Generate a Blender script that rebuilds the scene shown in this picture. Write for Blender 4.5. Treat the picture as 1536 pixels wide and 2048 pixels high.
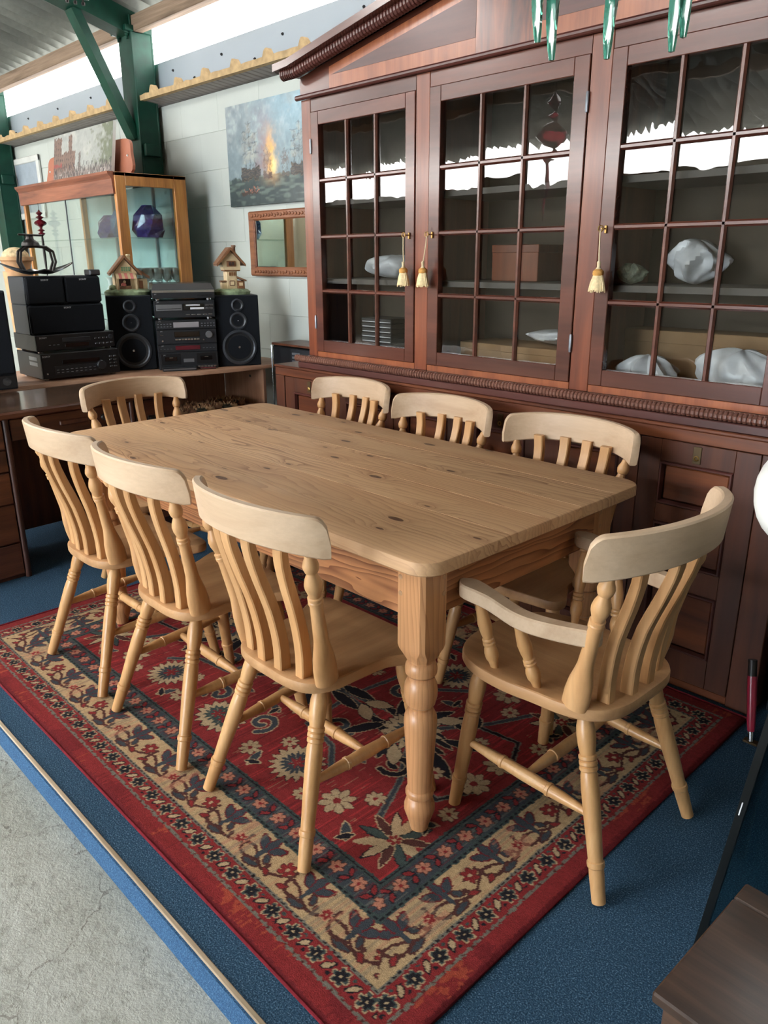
import bpy, math, random
import numpy as np
from mathutils import Vector, Matrix
random.seed(7); RNG = np.random.default_rng(7)
for o in list(bpy.data.objects): bpy.data.objects.remove(o)
sc = bpy.context.scene
COL = sc.collection
PI = math.pi

# ------------------------------------------------------------------ camera
cam_d = bpy.data.cameras.new('camera'); cam = bpy.data.objects.new('camera', cam_d); COL.objects.link(cam)
yaw, pitch, roll = .8035, .3171, .0042
fw = Vector((-math.sin(yaw)*math.cos(pitch), math.cos(yaw)*math.cos(pitch), -math.sin(pitch)))
rt = Vector((math.cos(yaw), math.sin(yaw), 0)); dn = fw.cross(rt)
r2 = rt*math.cos(roll)+dn*math.sin(roll); d2 = dn*math.cos(roll)-rt*math.sin(roll)
M = Matrix.Identity(4)
for i in range(3):
    M[i][0] = r2[i]; M[i][1] = -d2[i]; M[i][2] = -fw[i]
M[2][3] = 1.374
cam.matrix_world = M
cam_d.sensor_fit = 'HORIZONTAL'; cam_d.sensor_width = 36; cam_d.lens = 36*1544.5/1536
cam_d.clip_start = .05; cam_d.clip_end = 200
sc.camera = cam

# ------------------------------------------------------------------ world, exposure
w = bpy.data.worlds.new('sky'); sc.world = w; w.use_nodes = True
w.node_tree.nodes['Background'].inputs[0].default_value = (.80, .90, 1.0, 1)
w.node_tree.nodes['Background'].inputs[1].default_value = 7.0
STRIP = 12.0          # daylight through the translucent cladding strips
ROOF_FILL = 9.0      # strength of the glowing roof sheets added out of view
sc.view_settings.view_transform = 'Standard'; sc.view_settings.look = 'None'
sc.view_settings.exposure = 1.38; sc.view_settings.gamma = 1.0
sc.view_settings.use_curve_mapping = False
try:
    sc.cycles.use_denoising = True
    sc.cycles.max_bounces = 6; sc.cycles.diffuse_bounces = 3; sc.cycles.glossy_bounces = 3; sc.cycles.transmission_bounces = 6; sc.cycles.use_adaptive_sampling = True; sc.cycles.adaptive_threshold = .08; sc.cycles.adaptive_min_samples = 20; sc.cycles.transparent_max_bounces = 24
    sc.cycles.sample_clamp_indirect = 8.0
    sc.cycles.caustics_reflective = False; sc.cycles.caustics_refractive = False
except Exception: pass

# ------------------------------------------------------------------ materials
def lin(c):
    c = c/255.0
    return c/12.92 if c <= .04045 else ((c+.055)/1.055)**2.4
def C3(r, g, b): return (lin(r), lin(g), lin(b), 1.0)
MATS = {}
class NB:
    def __init__(s, name):
        s.m = bpy.data.materials.new(name); s.m.use_nodes = True
        s.t = s.m.node_tree; s.t.nodes.clear()
        s.out = s.n('ShaderNodeOutputMaterial'); MATS[name] = s.m
    def n(s, typ, **kw):
        nd = s.t.nodes.new(typ)
        for k, v in kw.items():
            if k.startswith('i_'):
                key = k[2:]; key = int(key) if key.isdigit() else key
                nd.inputs[key].default_value = v
            else: setattr(nd, k, v)
        return nd
    def l(s, a, b): s.t.links.new(a, b)
    def math(s, op, a, b=None, c=None):
        nd = s.n('ShaderNodeMath', operation=op)
        for i, v in enumerate((a, b, c)):
            if v is None: continue
            if hasattr(v, 'is_linked') or hasattr(v, 'links'): s.l(v, nd.inputs[i])
            else: nd.inputs[i].default_value = v
        return nd.outputs[0]
    def ramp(s, fac, stops):
        r = s.n('ShaderNodeValToRGB'); e = r.color_ramp.elements
        while len(e) < len(stops): e.new(.5)
        for i, (p, c) in enumerate(stops): e[i].position = p; e[i].color = c
        s.l(fac, r.inputs[0]); return r.outputs[0]
    def mix(s, fac, a, b, blend='MIX'):
        nd = s.n('ShaderNodeMix', data_type='RGBA', blend_type=blend)
        for i, v in ((0, fac), (6, a), (7, b)):
            if hasattr(v, 'links'): s.l(v, nd.inputs[i])
            else: nd.inputs[i].default_value = v
        return nd.outputs[2]
    def bsdf(s, color=None, rough=.5, metal=0, coat=0, spec=.5, bump=None, bstr=.1, bdist=.01, **kw):
        b = s.n('ShaderNodeBsdfPrincipled')
        if color is not None:
            if hasattr(color, 'links'): s.l(color, b.inputs['Base Color'])
            else: b.inputs['Base Color'].default_value = color
        if hasattr(rough, 'links'): s.l(rough, b.inputs['Roughness'])
        else: b.inputs['Roughness'].default_value = rough
        b.inputs['Metallic'].default_value = metal
        b.inputs['Coat Weight'].default_value = coat; b.inputs['Coat Roughness'].default_value = .15
        b.inputs['Specular IOR Level'].default_value = spec
        for k, v in kw.items(): b.inputs[k.replace('_', ' ')].default_value = v
        if bump is not None:
            bp = s.n('ShaderNodeBump'); bp.inputs['Strength'].default_value = bstr; bp.inputs['Distance'].default_value = bdist
            s.l(bump, bp.inputs['Height']); s.l(bp.outputs[0], b.inputs['Normal'])
        s.l(b.outputs[0], s.out.inputs[0]); return b
    def coord(s, scale=(1, 1, 1), rnd=True):
        tc = s.n('ShaderNodeTexCoord'); mp = s.n('ShaderNodeMapping')
        mp.inputs['Scale'].default_value = scale; s.l(tc.outputs['Object'], mp.inputs[0])
        if rnd:
            oi = s.n('ShaderNodeObjectInfo'); v = s.n('ShaderNodeVectorMath', operation='SCALE')
            v.inputs[0].default_value = (17., 23., 31.); s.l(oi.outputs['Random'], v.inputs['Scale'])
            s.l(v.outputs[0], mp.inputs['Location'])
        return mp.outputs[0]
    def noise(s, vec, scale, detail=3, rough=.5, dist=0):
        n = s.n('ShaderNodeTexNoise'); n.inputs['Scale'].default_value = scale; n.inputs['Detail'].default_value = detail
        n.inputs['Roughness'].default_value = rough; n.inputs['Distortion'].default_value = dist
        s.l(vec, n.inputs['Vector']); return n.outputs[0]

def plain(name, rgb, rough=.5, metal=0, coat=0, spec=.5, var=.06, vscale=9, **kw):
    b = NB(name); v = b.coord(rnd=True)
    n = b.noise(v, vscale, 4)
    c = C3(*rgb); f = lambda k: (min(1, c[0]*k), min(1, c[1]*k), min(1, c[2]*k), 1)
    col = b.ramp(n, [(.25, f(1-var*2)), (.75, f(1+var*2))])
    b.bsdf(col, rough, metal, coat, spec, **kw); return b.m
def stretch(axis, long_, short):
    return {'x': (long_, short, short), 'y': (short, long_, short), 'z': (short, short, long_)}[axis]
def wood(name, light, mid, dark, axis='z', scale=1.0, rough=.45, coat=0.0, spec=.5, fig=.5, bstr=.04, fk=.75):
    b = NB(name)
    v1 = b.coord(stretch(axis, 1.6*scale, 16*scale)); v2 = b.coord(stretch(axis, 5*scale, 130*scale))
    n1 = b.noise(v1, 1.0, 5, .55, fig); n2 = b.noise(v2, 1.0, 3, .6)
    col = b.ramp(n1, [(.28, C3(*dark)), (.5, C3(*mid)), (.72, C3(*light))])
    fib = b.ramp(n2, [(.3, (.72, .70, .68, 1)), (.65, (1.06, 1.06, 1.06, 1))])
    col = b.mix(fk, col, fib, 'MULTIPLY')
    oi = b.n('ShaderNodeObjectInfo'); hsv = b.n('ShaderNodeHueSaturation')
    b.l(b.math('MULTIPLY_ADD', oi.outputs['Random'], .16, .92), hsv.inputs['Value']); b.l(col, hsv.inputs['Color'])
    b.bsdf(hsv.outputs[0], rough, 0, coat, spec, bump=n2, bstr=bstr, bdist=.004); return b.m
def pine(name, light, mid, dark, knot, axis='x', cross='y', rough=.42, ring=60.0, wob=3.0, contrast=1.0, kden=.55, spec=.5, coat=.0, face='z', pw=3.0, ml=.15):
    # ringed softwood: growth rings bent round the knots
    b = NB(name); v = b.coord((1, 1, 1)); sx = b.n('ShaderNodeSeparateXYZ'); b.l(v, sx.inputs[0])
    ax = {'x': 0, 'y': 1, 'z': 2}; lo = sx.outputs[ax[axis]]; cr_ = sx.outputs[ax[cross]]
    fc = sx.outputs[ax[face]]; cr_ = b.math('MULTIPLY_ADD', fc, .6, cr_)
    cb = b.n('ShaderNodeCombineXYZ'); b.l(b.math('MULTIPLY', lo, 3.0), cb.inputs[0]); b.l(b.math('MULTIPLY', cr_, 8.0), cb.inputs[1])
    vo = b.n('ShaderNodeTexVoronoi', voronoi_dimensions='2D'); vo.inputs['Scale'].default_value = 1.0; b.l(cb.outputs[0], vo.inputs['Vector']); d = vo.outputs['Distance']
    sp = b.n('ShaderNodeSeparateColor'); b.l(vo.outputs['Color'], sp.inputs[0])
    has = b.math('LESS_THAN', sp.outputs[0], kden)
    size = b.math('MULTIPLY_ADD', sp.outputs[1], .055, .030)
    near = b.math('MULTIPLY', has, b.math('POWER', 2.718, b.math('MULTIPLY', d, -9.0)))
    wn = b.noise(b.coord(stretch(axis, 1.1, 7.0)), 1.0, 3, .5)
    ph = b.math('MULTIPLY_ADD', cr_, ring, b.math('MULTIPLY', wn, wob*4)); ph = b.math('MULTIPLY_ADD', near, 4.5, ph)
    saw = b.math('POWER', b.math('FRACT', ph), pw)
    fn = b.noise(b.coord(stretch(axis, 4, 170)), 1.0, 3, .6); big = b.noise(b.coord(stretch(axis, .7, 6.0)), 1.0, 2)
    base = b.ramp(big, [(.3, C3(*mid)), (.7, C3(*light))])
    mod = b.ramp(b.noise(b.coord(stretch(axis, 1.2, 5)), 1.0, 2), [(.35, (ml, ml, ml, 1)), (.65, (1, 1, 1, 1))])
    col = b.mix(b.math('MULTIPLY', b.math('MULTIPLY', saw, mod), .75*contrast), base, C3(*dark))
    col = b.mix(.45, col, b.ramp(fn, [(.3, (.8, .78, .76, 1)), (.7, (1.06, 1.06, 1.06, 1))]), 'MULTIPLY')
    col = b.mix(b.math('MULTIPLY', near, .45), col, C3(*dark)); kn = b.noise(b.coord(), 120, 2)
    kd = b.math('MULTIPLY', b.math('LESS_THAN', d, size), has)
    col = b.mix(b.math('MULTIPLY', kd, b.math('MULTIPLY_ADD', kn, .5, .55)), col, C3(*knot))
    oi = b.n('ShaderNodeObjectInfo'); hsv = b.n('ShaderNodeHueSaturation'); b.l(b.math('MULTIPLY_ADD', oi.outputs['Random'], .14, .92), hsv.inputs['Value']); b.l(col, hsv.inputs['Color'])
    b.bsdf(hsv.outputs[0], rough, 0, coat, spec, bump=fn, bstr=.05, bdist=.003); return b.m

pine('pine_top', (204, 166, 126), (190, 148, 108), (116, 70, 40), (66, 38, 24), 'x', 'y', .55, 55, 3.0, 1.05, .72, .35)
pine('pine_end', (192, 152, 112), (178, 136, 96), (126, 80, 48), (84, 50, 32), 'z', 'y', .5, 120, 3, .8, 0)
pine('pine_apron_x', (198, 140, 94), (184, 124, 80), (104, 50, 28), (84, 44, 26), 'x', 'z', .45, 46, 4.2, 1.3, .3, .5, 0, 'y', 1.5, .75)
pine('pine_apron_y', (198, 140, 94), (184, 124, 80), (104, 50, 28), (84, 44, 26), 'y', 'z', .45, 46, 4.2, 1.3, .3, .5, 0, 'x', 1.5, .75)
pine('pine_leg', (206, 154, 108), (194, 140, 94), (140, 86, 50), (92, 50, 30), 'z', 'x', .36, 70, 2.2, .8, .22, .5, .1, 'y')
wood('beech_rail', (203, 177, 149), (194, 167, 138), (180, 151, 122), 'x', 1, .45, 0, .4, .3, .02, .22)
wood('beech_slat', (207, 163, 115), (197, 151, 103), (181, 133, 85), 'z', 1, .40, .05, .45, .3, .02, .3)
wood('beech_leg', (205, 162, 112), (194, 148, 98), (174, 128, 80), 'z', 1, .36, .1, .45, .3, .02, .3)
wood('beech_seat', (192, 150, 108), (180, 138, 96), (162, 120, 81), 'y', 1, .45, .0, .4, .3, .02, .3)
wood('mahogany_v', (138, 74, 44), (116, 58, 35), (90, 42, 27), 'z', .9, .32, .3, .5, .5, .03, .4)
wood('mahogany_h', (106, 58, 43), (88, 47, 36), (68, 36, 28), 'x', .5, .27, .4, .5, .5, .02, .3)
wood('mahogany_band', (164, 96, 58), (148, 82, 48), (122, 64, 38), 'z', 1.3, .34, .3, .5, .3, .03, .4)
wood('mahogany_dark', (92, 48, 40), (76, 38, 33), (56, 28, 25), 'x', .5, .36, .15, .5, .8, .02, .3)
wood('reed_wood', (128, 88, 72), (112, 74, 62), (92, 58, 50), 'x', .5, .24, .5, .5, .3, .02, .3)
wood('burr_wood', (140, 78, 50), (96, 48, 34), (44, 24, 22), 'z', .55, .28, .4, .5, 3.5, .02, .3)
wood('walnut_h', (122, 68, 38), (96, 50, 29), (64, 31, 19), 'x', .6, .36, .2, .5, 1.4, .03, .4)
wood('walnut_v', (100, 54, 31), (80, 41, 24), (54, 27, 17), 'z', .6, .42, .12, .5, .8, .03, .4)
wood('old_oak_h', (112, 66, 42), (88, 48, 30), (52, 27, 18), 'y', 1.2, .42, .15, .5, .6)
wood('old_oak_v', (96, 56, 38), (74, 40, 27), (46, 24, 17), 'z', 1.2, .45, .1, .5, .6)
wood('desk_top', (96, 74, 58), (80, 60, 47), (58, 42, 33), 'y', 1, .22, .4, .5, .6)
wood('golden_oak', (206, 146, 78), (190, 126, 62), (150, 92, 42), 'z', 1.2, .4, .2, .5, .5)
wood('oak_brown', (164, 100, 72), (142, 82, 58), (108, 58, 40), 'x', 1.2, .42, .1, .5, .5)
wood('beech_veneer', (206, 164, 136), (196, 152, 124), (182, 136, 108), 'y', .8, .42, 0, .5, .2)
wood('beech_veneer_v', (190, 148, 122), (178, 136, 110), (164, 120, 96), 'z', .8, .45, 0, .5, .2)
wood('dark_table', (92, 68, 52), (70, 50, 39), (44, 32, 26), 'x', 1.4, .36, .15, .5, .5)
wood('purlin_wood', (170, 148, 128), (148, 126, 106), (110, 92, 76), 'x', .6, .8, 0, .3, .6)
wood('batten', (190, 174, 150), (174, 156, 132), (140, 122, 98), 'x', 1, .6, 0, .4, .3)
wood('frame_pine', (160, 104, 70), (142, 88, 58), (108, 62, 40), 'x', 1.6, .4, .1, .5, .6)
plain('cream_wall', (184, 190, 184), .75, var=.025, vscale=3, spec=.3)
plain('beige_sheet', (168, 160, 142), .7, var=.05, vscale=2, spec=.3)
plain('grey_sheet', (158, 168, 176), .55, var=.02, vscale=2)
plain('soffit_metal', (150, 142, 136), .6, var=.06, vscale=6)
plain('foam', (182, 155, 116), .9, var=.12, vscale=25, spec=.2)
plain('green_paint', (8, 60, 46), .5, var=.12, vscale=14, spec=.3)
plain('dark_gap', (40, 40, 42), .9)
plain('black_plastic', (17, 19, 23), .42, var=.04)
plain('black_cloth', (17, 21, 27), .85, var=.06, vscale=60, spec=.25)
plain('speaker_side', (30, 37, 46), .5, var=.05)
plain('charcoal', (36, 39, 44), .38, var=.04)
plain('charcoal_lid', (70, 70, 72), .25, var=.03)
plain('speaker_ring', (62, 66, 72), .35, metal=.3, var=.04)
plain('cone', (22, 24, 27), .6)
plain('silver', (190, 192, 196), .25, metal=.9, var=.02)
plain('steel_grey', (136, 140, 146), .35, metal=.6, var=.02)
plain('display_red', (92, 28, 40), .2, coat=.3)
plain('display_grey', (150, 146, 150), .2, coat=.3)
plain('display_dark', (14, 15, 18), .1, coat=.4)
plain('white_print', (214, 216, 220), .5)
plain('brass', (176, 142, 82), .35, metal=.85, var=.1)
plain('dark_brass', (96, 80, 58), .42, metal=.8, var=.15)
plain('tassel_cream', (226, 204, 160), .9, var=.1, vscale=120, spec=.2)
plain('tassel_gold', (206, 152, 84), .9, var=.1, vscale=120, spec=.2)
plain('cord_cream', (214, 196, 160), .9, var=.05, spec=.2)
plain('cabinet_back', (92, 82, 72), .8, var=.12, vscale=5, spec=.2)
plain('pale_back', (176, 204, 204), .25, var=.04)
plain('cabinet_shelf', (94, 88, 84), .7, var=.06)
plain('plastic_wrap', (214, 216, 220), .28, var=.12, vscale=14)
plain('cardboard', (156, 124, 92), .85, var=.06, spec=.2)
plain('stone_green', (146, 152, 132), .8, var=.3, vscale=50)
plain('book_black', (34, 34, 38), .5)
plain('cot_cream', (214, 190, 150), .5, var=.08, vscale=30, coat=.15)
plain('cot_tile', (126, 90, 66), .55, var=.2, vscale=60, coat=.1)
plain('cot_timber', (128, 86, 56), .55, var=.12, vscale=40)
plain('cot_green', (150, 168, 132), .55, var=.25, vscale=40, coat=.15)
plain('cot_pink', (206, 122, 116), .55)
plain('cot_window', (98, 142, 106), .4)
plain('cot_dark', (64, 44, 36), .6)
plain('iron_dark', (44, 40, 38), .42, metal=.5, var=.15, vscale=20)
plain('dish_black', (34, 36, 40), .25, coat=.4)
plain('terracotta', (206, 160, 116), .7, var=.1, vscale=20)
plain('pod_brown', (124, 84, 58), .65, var=.3, vscale=40)
plain('pod_dark', (66, 62, 50), .55, var=.3, vscale=40)
plain('pod_pale', (196, 158, 120), .65, var=.2, vscale=40)
plain('brown_board', (162, 98, 72), .6, var=.05)
plain('silver_frame', (206, 208, 204), .4, var=.05)
plain('canvas_edge', (60, 60, 58), .8)
plain('white_canvas', (206, 206, 200), .8)
plain('red_handle', (150, 34, 58), .3, coat=.3)
plain('black_frame', (14, 16, 16), .35)
plain('white_plastic', (226, 226, 220), .45)
plain('goblet_stem', (220, 226, 228), .15)
plain('straw', (214, 190, 150), .9, var=.2, vscale=60, spec=.2)
plain('rug_bind', (112, 28, 38), .85, var=.12, vscale=80, spec=.2)

def carpet(name, a, bcol, hi):
    b = NB(name); v = b.coord(rnd=False)
    n = b.noise(v, 300, 2, .6); n2 = b.noise(v, 110, 2); n3 = b.noise(v, 2.2, 3)
    col = b.ramp(n, [(.34, C3(*a)), (.55, C3(*bcol)), (.74, C3(*hi))])
    col = b.mix(.55, col, b.ramp(n2, [(.3, (.72, .74, .76, 1)), (.7, (1.2, 1.18, 1.16, 1))]), 'MULTIPLY')
    col = b.mix(.5, col, b.ramp(n3, [(.3, (.85, .87, .88, 1)), (.7, (1.1, 1.1, 1.1, 1))]), 'MULTIPLY')
    b.bsdf(col, .95, 0, 0, .15, bump=n, bstr=.5, bdist=.004); return b.m
carpet('blue_carpet', (32, 54, 73), (50, 79, 103), (112, 140, 162))
carpet('blue_riser', (42, 74, 106), (64, 100, 136), (112, 142, 172))

b = NB('concrete'); v = b.coord(rnd=False)
n1 = b.noise(v, 1.3, 5); n2 = b.noise(v, 28, 6, .65); n3 = b.noise(v, 160, 3)
col = b.ramp(n1, [(.3, C3(146, 147, 137)), (.55, C3(166, 168, 160)), (.75, C3(178, 181, 176))])
col = b.mix(.7, col, b.ramp(n2, [(.34, (.62, .61, .58, 1)), (.46, (.96, .96, .95, 1)), (.8, (1.05, 1.05, 1.05, 1))]), 'MULTIPLY')
vo = b.n('ShaderNodeTexVoronoi', feature='DISTANCE_TO_EDGE'); vo.inputs['Scale'].default_value = 1.5
wv = b.n('ShaderNodeVectorMath', operation='ADD'); b.l(v, wv.inputs[0])
nn = b.n('ShaderNodeTexNoise'); nn.inputs['Scale'].default_value = 5; nn.inputs['Detail'].default_value = 6; b.l(v, nn.inputs['Vector']); 
sv = b.n('ShaderNodeVectorMath', operation='SCALE'); sv.inputs['Scale'].default_value = .35; b.l(nn.outputs['Color'], sv.inputs[0]); b.l(sv.outputs[0], wv.inputs[1])
b.l(wv.outputs[0], vo.inputs['Vector'])
crack = b.math('MULTIPLY', b.math('LESS_THAN', vo.outputs['Distance'], .004), b.math('GREATER_THAN', n2, .47))
col = b.mix(b.math('MULTIPLY', crack, .6), col, C3(96, 92, 84))
hgt = b.math('ADD', n2, b.math('MULTIPLY', n3, .3))
b.bsdf(col, .72, 0, 0, .4, bump=hgt, bstr=.55, bdist=.012)

b = NB('fibre_roof'); v = b.coord(rnd=False); n1 = b.noise(v, 2, 5); n2 = b.noise(v, 40, 3)
col = b.mix(.5, b.ramp(n1, [(.3, C3(104, 106, 100)), (.7, C3(142, 144, 136))]), b.ramp(n2, [(.3, (.8, .8, .8, 1)), (.7, (1.05, 1.05, 1.05, 1))]), 'MULTIPLY')
b.bsdf(col, .85, 0, 0, .3)
def emis(name, rgb, strength):
    b = NB(name); e = b.n('ShaderNodeEmission'); v = b.coord(rnd=False); n = b.noise(v, 3, 3)
    c = b.ramp(n, [(.3, tuple(x*.93 for x in rgb)+(1,)), (.7, tuple(rgb)+(1,))])
    b.l(c, e.inputs[0]); e.inputs[1].default_value = strength; b.l(e.outputs[0], b.out.inputs[0]); return b.m
emis('daylight_strip', (1.0, .985, .955), STRIP); emis('daylight_near', (1.0, .99, .97), STRIP*.42)
emis('roof_fill_glow', (1.0, .985, .955), ROOF_FILL)

def glass(name, tint, ior=1.5, rough=.0, wav=0.0, wscale=6, refl=1.0):
    b = NB(name); tr = b.n('ShaderNodeBsdfTransparent'); tr.inputs[0].default_value = tint
    gl = b.n('ShaderNodeBsdfGlossy'); gl.inputs['Roughness'].default_value = rough; gl.inputs[0].default_value = (refl, refl, refl, 1)
    fr = b.n('ShaderNodeFresnel'); ge = b.n('ShaderNodeNewGeometry'); b.l(b.math('MULTIPLY_ADD', ge.outputs['Backfacing'], 1/ior-ior, ior), fr.inputs[0]); mx = b.n('ShaderNodeMixShader')
    if wav:
        v = b.coord(); n = b.noise(v, wscale, 2); bp = b.n('ShaderNodeBump'); bp.inputs['Strength'].default_value = wav; bp.inputs['Distance'].default_value = .02
        b.l(n, bp.inputs['Height']); b.l(bp.outputs[0], gl.inputs['Normal'])
    b.l(fr.outputs[0], mx.inputs[0]); b.l(tr.outputs[0], mx.inputs[1]); b.l(gl.outputs[0], mx.inputs[2]); b.l(mx.outputs[0], b.out.inputs[0]); return b.m
glass('old_pane', (.74, .76, .75, 1), 1.6, .0, .04, 6)
glass('clear_pane', (.88, .94, .93, 1), 1.55)
glass('smoked_pane', (.50, .62, .64, 1), 1.5, .05)
def realglass(name, rgb, rough=.03, ior=1.45):
    b = NB(name); v = b.coord(); n = b.noise(v, 14, 3)
    c = C3(*rgb); col = b.ramp(n, [(.3, (c[0]*.7, c[1]*.8, c[2]*.8, 1)), (.7, c)])
    b.bsdf(col, rough, 0, .5, .6, **{'Transmission_Weight': .55, 'IOR': ior}); return b.m
realglass('green_glass', (96, 176, 150)); realglass('red_glass', (130, 22, 40)); realglass('purple_glass', (78, 62, 150)); realglass('blue_glass', (36, 110, 170))
realglass('goblet_glass', (226, 236, 238))
b = NB('mirror_glass'); v = b.coord(); n = b.noise(v, 3, 2); b.bsdf(b.ramp(n, [(.3, (.82, .88, .88, 1)), (.7, (.86, .9, .9, 1))]), .03, 1.0)
b = NB('vertex_colour'); a = b.n('ShaderNodeAttribute', attribute_name='Col'); v = b.coord(rnd=False); n = b.noise(v, 60, 3)
b.bsdf(b.mix(.25, a.outputs['Color'], b.ramp(n, [(.3, (.8, .8, .8, 1)), (.7, (1.1, 1.1, 1.1, 1))]), 'MULTIPLY'), .55, 0, .1)
b = NB('rug_pile'); a = b.n('ShaderNodeAttribute', attribute_name='Col'); v = b.coord(rnd=False); n = b.noise(v, 380, 2, .6); n2 = b.noise(b.coord((3, 90, 1), False), 1, 3)
c = b.mix(.6, a.outputs['Color'], b.ramp(n, [(.3, (.66, .66, .66, 1)), (.7, (1.25, 1.25, 1.25, 1))]), 'MULTIPLY')
c = b.mix(.3, c, b.ramp(n2, [(.3, (.8, .8, .8, 1)), (.7, (1.15, 1.15, 1.15, 1))]), 'MULTIPLY')
b.bsdf(c, .95, 0, 0, .15, bump=n, bstr=.5, bdist=.004)

# ------------------------------------------------------------------ mesh helpers
class MB:
    def __init__(s): s.v = []; s.f = []
    def add(s, v, f):
        o = len(s.v); s.v += [tuple(p) for p in v]; s.f += [tuple(i+o for i in q) for q in f]; return s
    def box(s, a, b, c=0.0):
        x0, y0, z0 = [min(p, q) for p, q in zip(a, b)]; x1, y1, z1 = [max(p, q) for p, q in zip(a, b)]
        if c <= 0:
            v = [(x, y, z) for z in (z0, z1) for y in (y0, y1) for x in (x0, x1)]
            return s.add(v, [(0, 2, 3, 1), (4, 5, 7, 6), (0, 1, 5, 4), (2, 6, 7, 3), (0, 4, 6, 2), (1, 3, 7, 5)])
        c = min(c, (x1-x0)*.49, (y1-y0)*.49, (z1-z0)*.49)
        def ring(z, i, j):
            xa, xb, ya, yb = x0+i, x1-i, y0+i, y1-i
            return [(xa+j, ya, z), (xb-j, ya, z), (xb, ya+j, z), (xb, yb-j, z), (xb-j, yb, z), (xa+j, yb, z), (xa, yb-j, z), (xa, ya+j, z)]
        R = [ring(z0, c, c*.01), ring(z0+c, 0, c), ring(z1-c, 0, c), ring(z1, c, c*.01)]
        return s.rings(R, True, True)
    def rings(s, R, cap0=False, cap1=False, closed=True):
        n = len(R[0]); o = len(s.v)
        for r in R: s.v += [tuple(p) for p in r]
        for k in range(len(R)-1):
            for i in range(n if closed else n-1):
                j = (i+1) % n
                s.f.append((o+k*n+i, o+k*n+j, o+(k+1)*n+j, o+(k+1)*n+i))
        if cap0: s.f.append(tuple(o+i for i in reversed(range(n))))
        if cap1: s.f.append(tuple(o+(len(R)-1)*n+i for i in range(n)))
        return s
    def lathe(s, prof, p0=(0, 0, 0), p1=(0, 0, 1), n=16, sq=None, caps=True):
        # prof: (t along p0->p1, radius)
        p0 = Vector(p0); p1 = Vector(p1); ax = (p1-p0); d = ax.normalized()
        u = d.cross(Vector((0, 1, 0)));  u = d.cross(Vector((1, 0, 0))) if u.length < .2 else u
        u.normalize(); w_ = d.cross(u)
        R = []
        for t, r in prof:
            c = p0+ax*t
            R.append([c+(u*math.cos(2*PI*i/n)+w_*math.sin(2*PI*i/n))*r for i in range(n)])
        return s.rings(R, caps, caps)
    def tube(s, pts, r, n=8, caps=True):
        pts = [Vector(p) for p in pts]; R = []; rr = r if hasattr(r, '__len__') else [r]*len(pts)
        ref = None
        for i, p in enumerate(pts):
            d = (pts[min(i+1, len(pts)-1)]-pts[max(i-1, 0)]).normalized()
            if ref is None:
                ref = d.cross(Vector((0, 0, 1)));  ref = d.cross(Vector((1, 0, 0))) if ref.length < .1 else ref
            u = (ref-d*ref.dot(d)).normalized(); w_ = d.cross(u); ref = u
            R.append([p+(u*math.cos(2*PI*k/n)+w_*math.sin(2*PI*k/n))*rr[i] for k in range(n)])
        return s.rings(R, caps, caps)
    def prism(s, pts, z0, z1, offs=None, obot=0):
        # horizontal outline extruded, top edge bevelled per edge
        n = len(pts); P = [Vector((p[0], p[1])) for p in pts]
        area = sum(P[i].x*P[(i+1) % n].y-P[(i+1) % n].x*P[i].y for i in range(n))
        if area < 0:
            P.reverse()
            if offs is not None and hasattr(offs, '__len__'): offs = list(reversed(offs[:-1]))+[offs[-1]]
        if offs is None: return s.rings([[(p.x, p.y, z0) for p in P], [(p.x, p.y, z1) for p in P]], True, True)
        of = offs if hasattr(offs, '__len__') else [offs]*n
        def inset(k):
            out = []
            for i in range(n):
                a, b_, c = P[i-1], P[i], P[(i+1) % n]
                d1 = (b_-a).normalized(); d2_ = (c-b_).normalized(); n1 = Vector((-d1.y, d1.x)); n2 = Vector((-d2_.y, d2_.x))
                o1, o2 = of[i-1]*k, of[i]*k; det = d1.x*d2_.y-d1.y*d2_.x
                if abs(det) < .02: out.append(b_+n1*(o1+o2)/2)
                else:
                    q1 = b_+n1*o1; q2 = b_+n2*o2
                    t = ((q2-q1).x*d2_.y-(q2-q1).y*d2_.x)/det; out.append(q1+d1*t)
            return out
        mo = max(of)
        R = [[(p.x, p.y, z0) for p in inset(.5)], [(p.x, p.y, z0+mo*.5) for p in P], [(p.x, p.y, z1-mo) for p in P],
             [(p.x, p.y, z1-mo*.35) for p in inset(.3)], [(p.x, p.y, z1) for p in inset(1)]]
        return s.rings(R, True, True)
    def ball(s, c, r, n=10, m=6):
        rx, ry, rz = r if hasattr(r, '__len__') else (r, r, r)
        R = []
        for k in range(m+1):
            a = -PI/2+PI*k/m; a = max(-PI/2+.05, min(PI/2-.05, a))
            R.append([(c[0]+rx*math.cos(a)*math.cos(2*PI*i/n), c[1]+ry*math.cos(a)*math.sin(2*PI*i/n), c[2]+rz*math.sin(a)) for i in range(n)])
        return s.rings(R, True, True)
    def disc(s, c, r, d, n=20, depth=.002):
        c = Vector(c); d = Vector(d).normalized()
        return s.lathe([(0, r), (1, r)], c, c+d*depth, n)
    def ringxz(s, c, r0, r1, depth, n=24):
        # flat annulus with thickness, facing -y at c
        prof = [(r0, 0), (r1, 0), (r1, -depth*.6), ((r0*.6+r1*.4), -depth), (r0, -depth*.5)]
        R = []
        for i in range(n+1):
            a = 2*PI*i/n; R.append([(c[0]+q[0]*math.cos(a), c[1]+q[1], c[2]+q[0]*math.sin(a)) for q in prof])
        return s.rings(R)
    def xform(s, mat):
        s.v = [tuple(mat @ Vector(p)) for p in s.v]; return s
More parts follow.
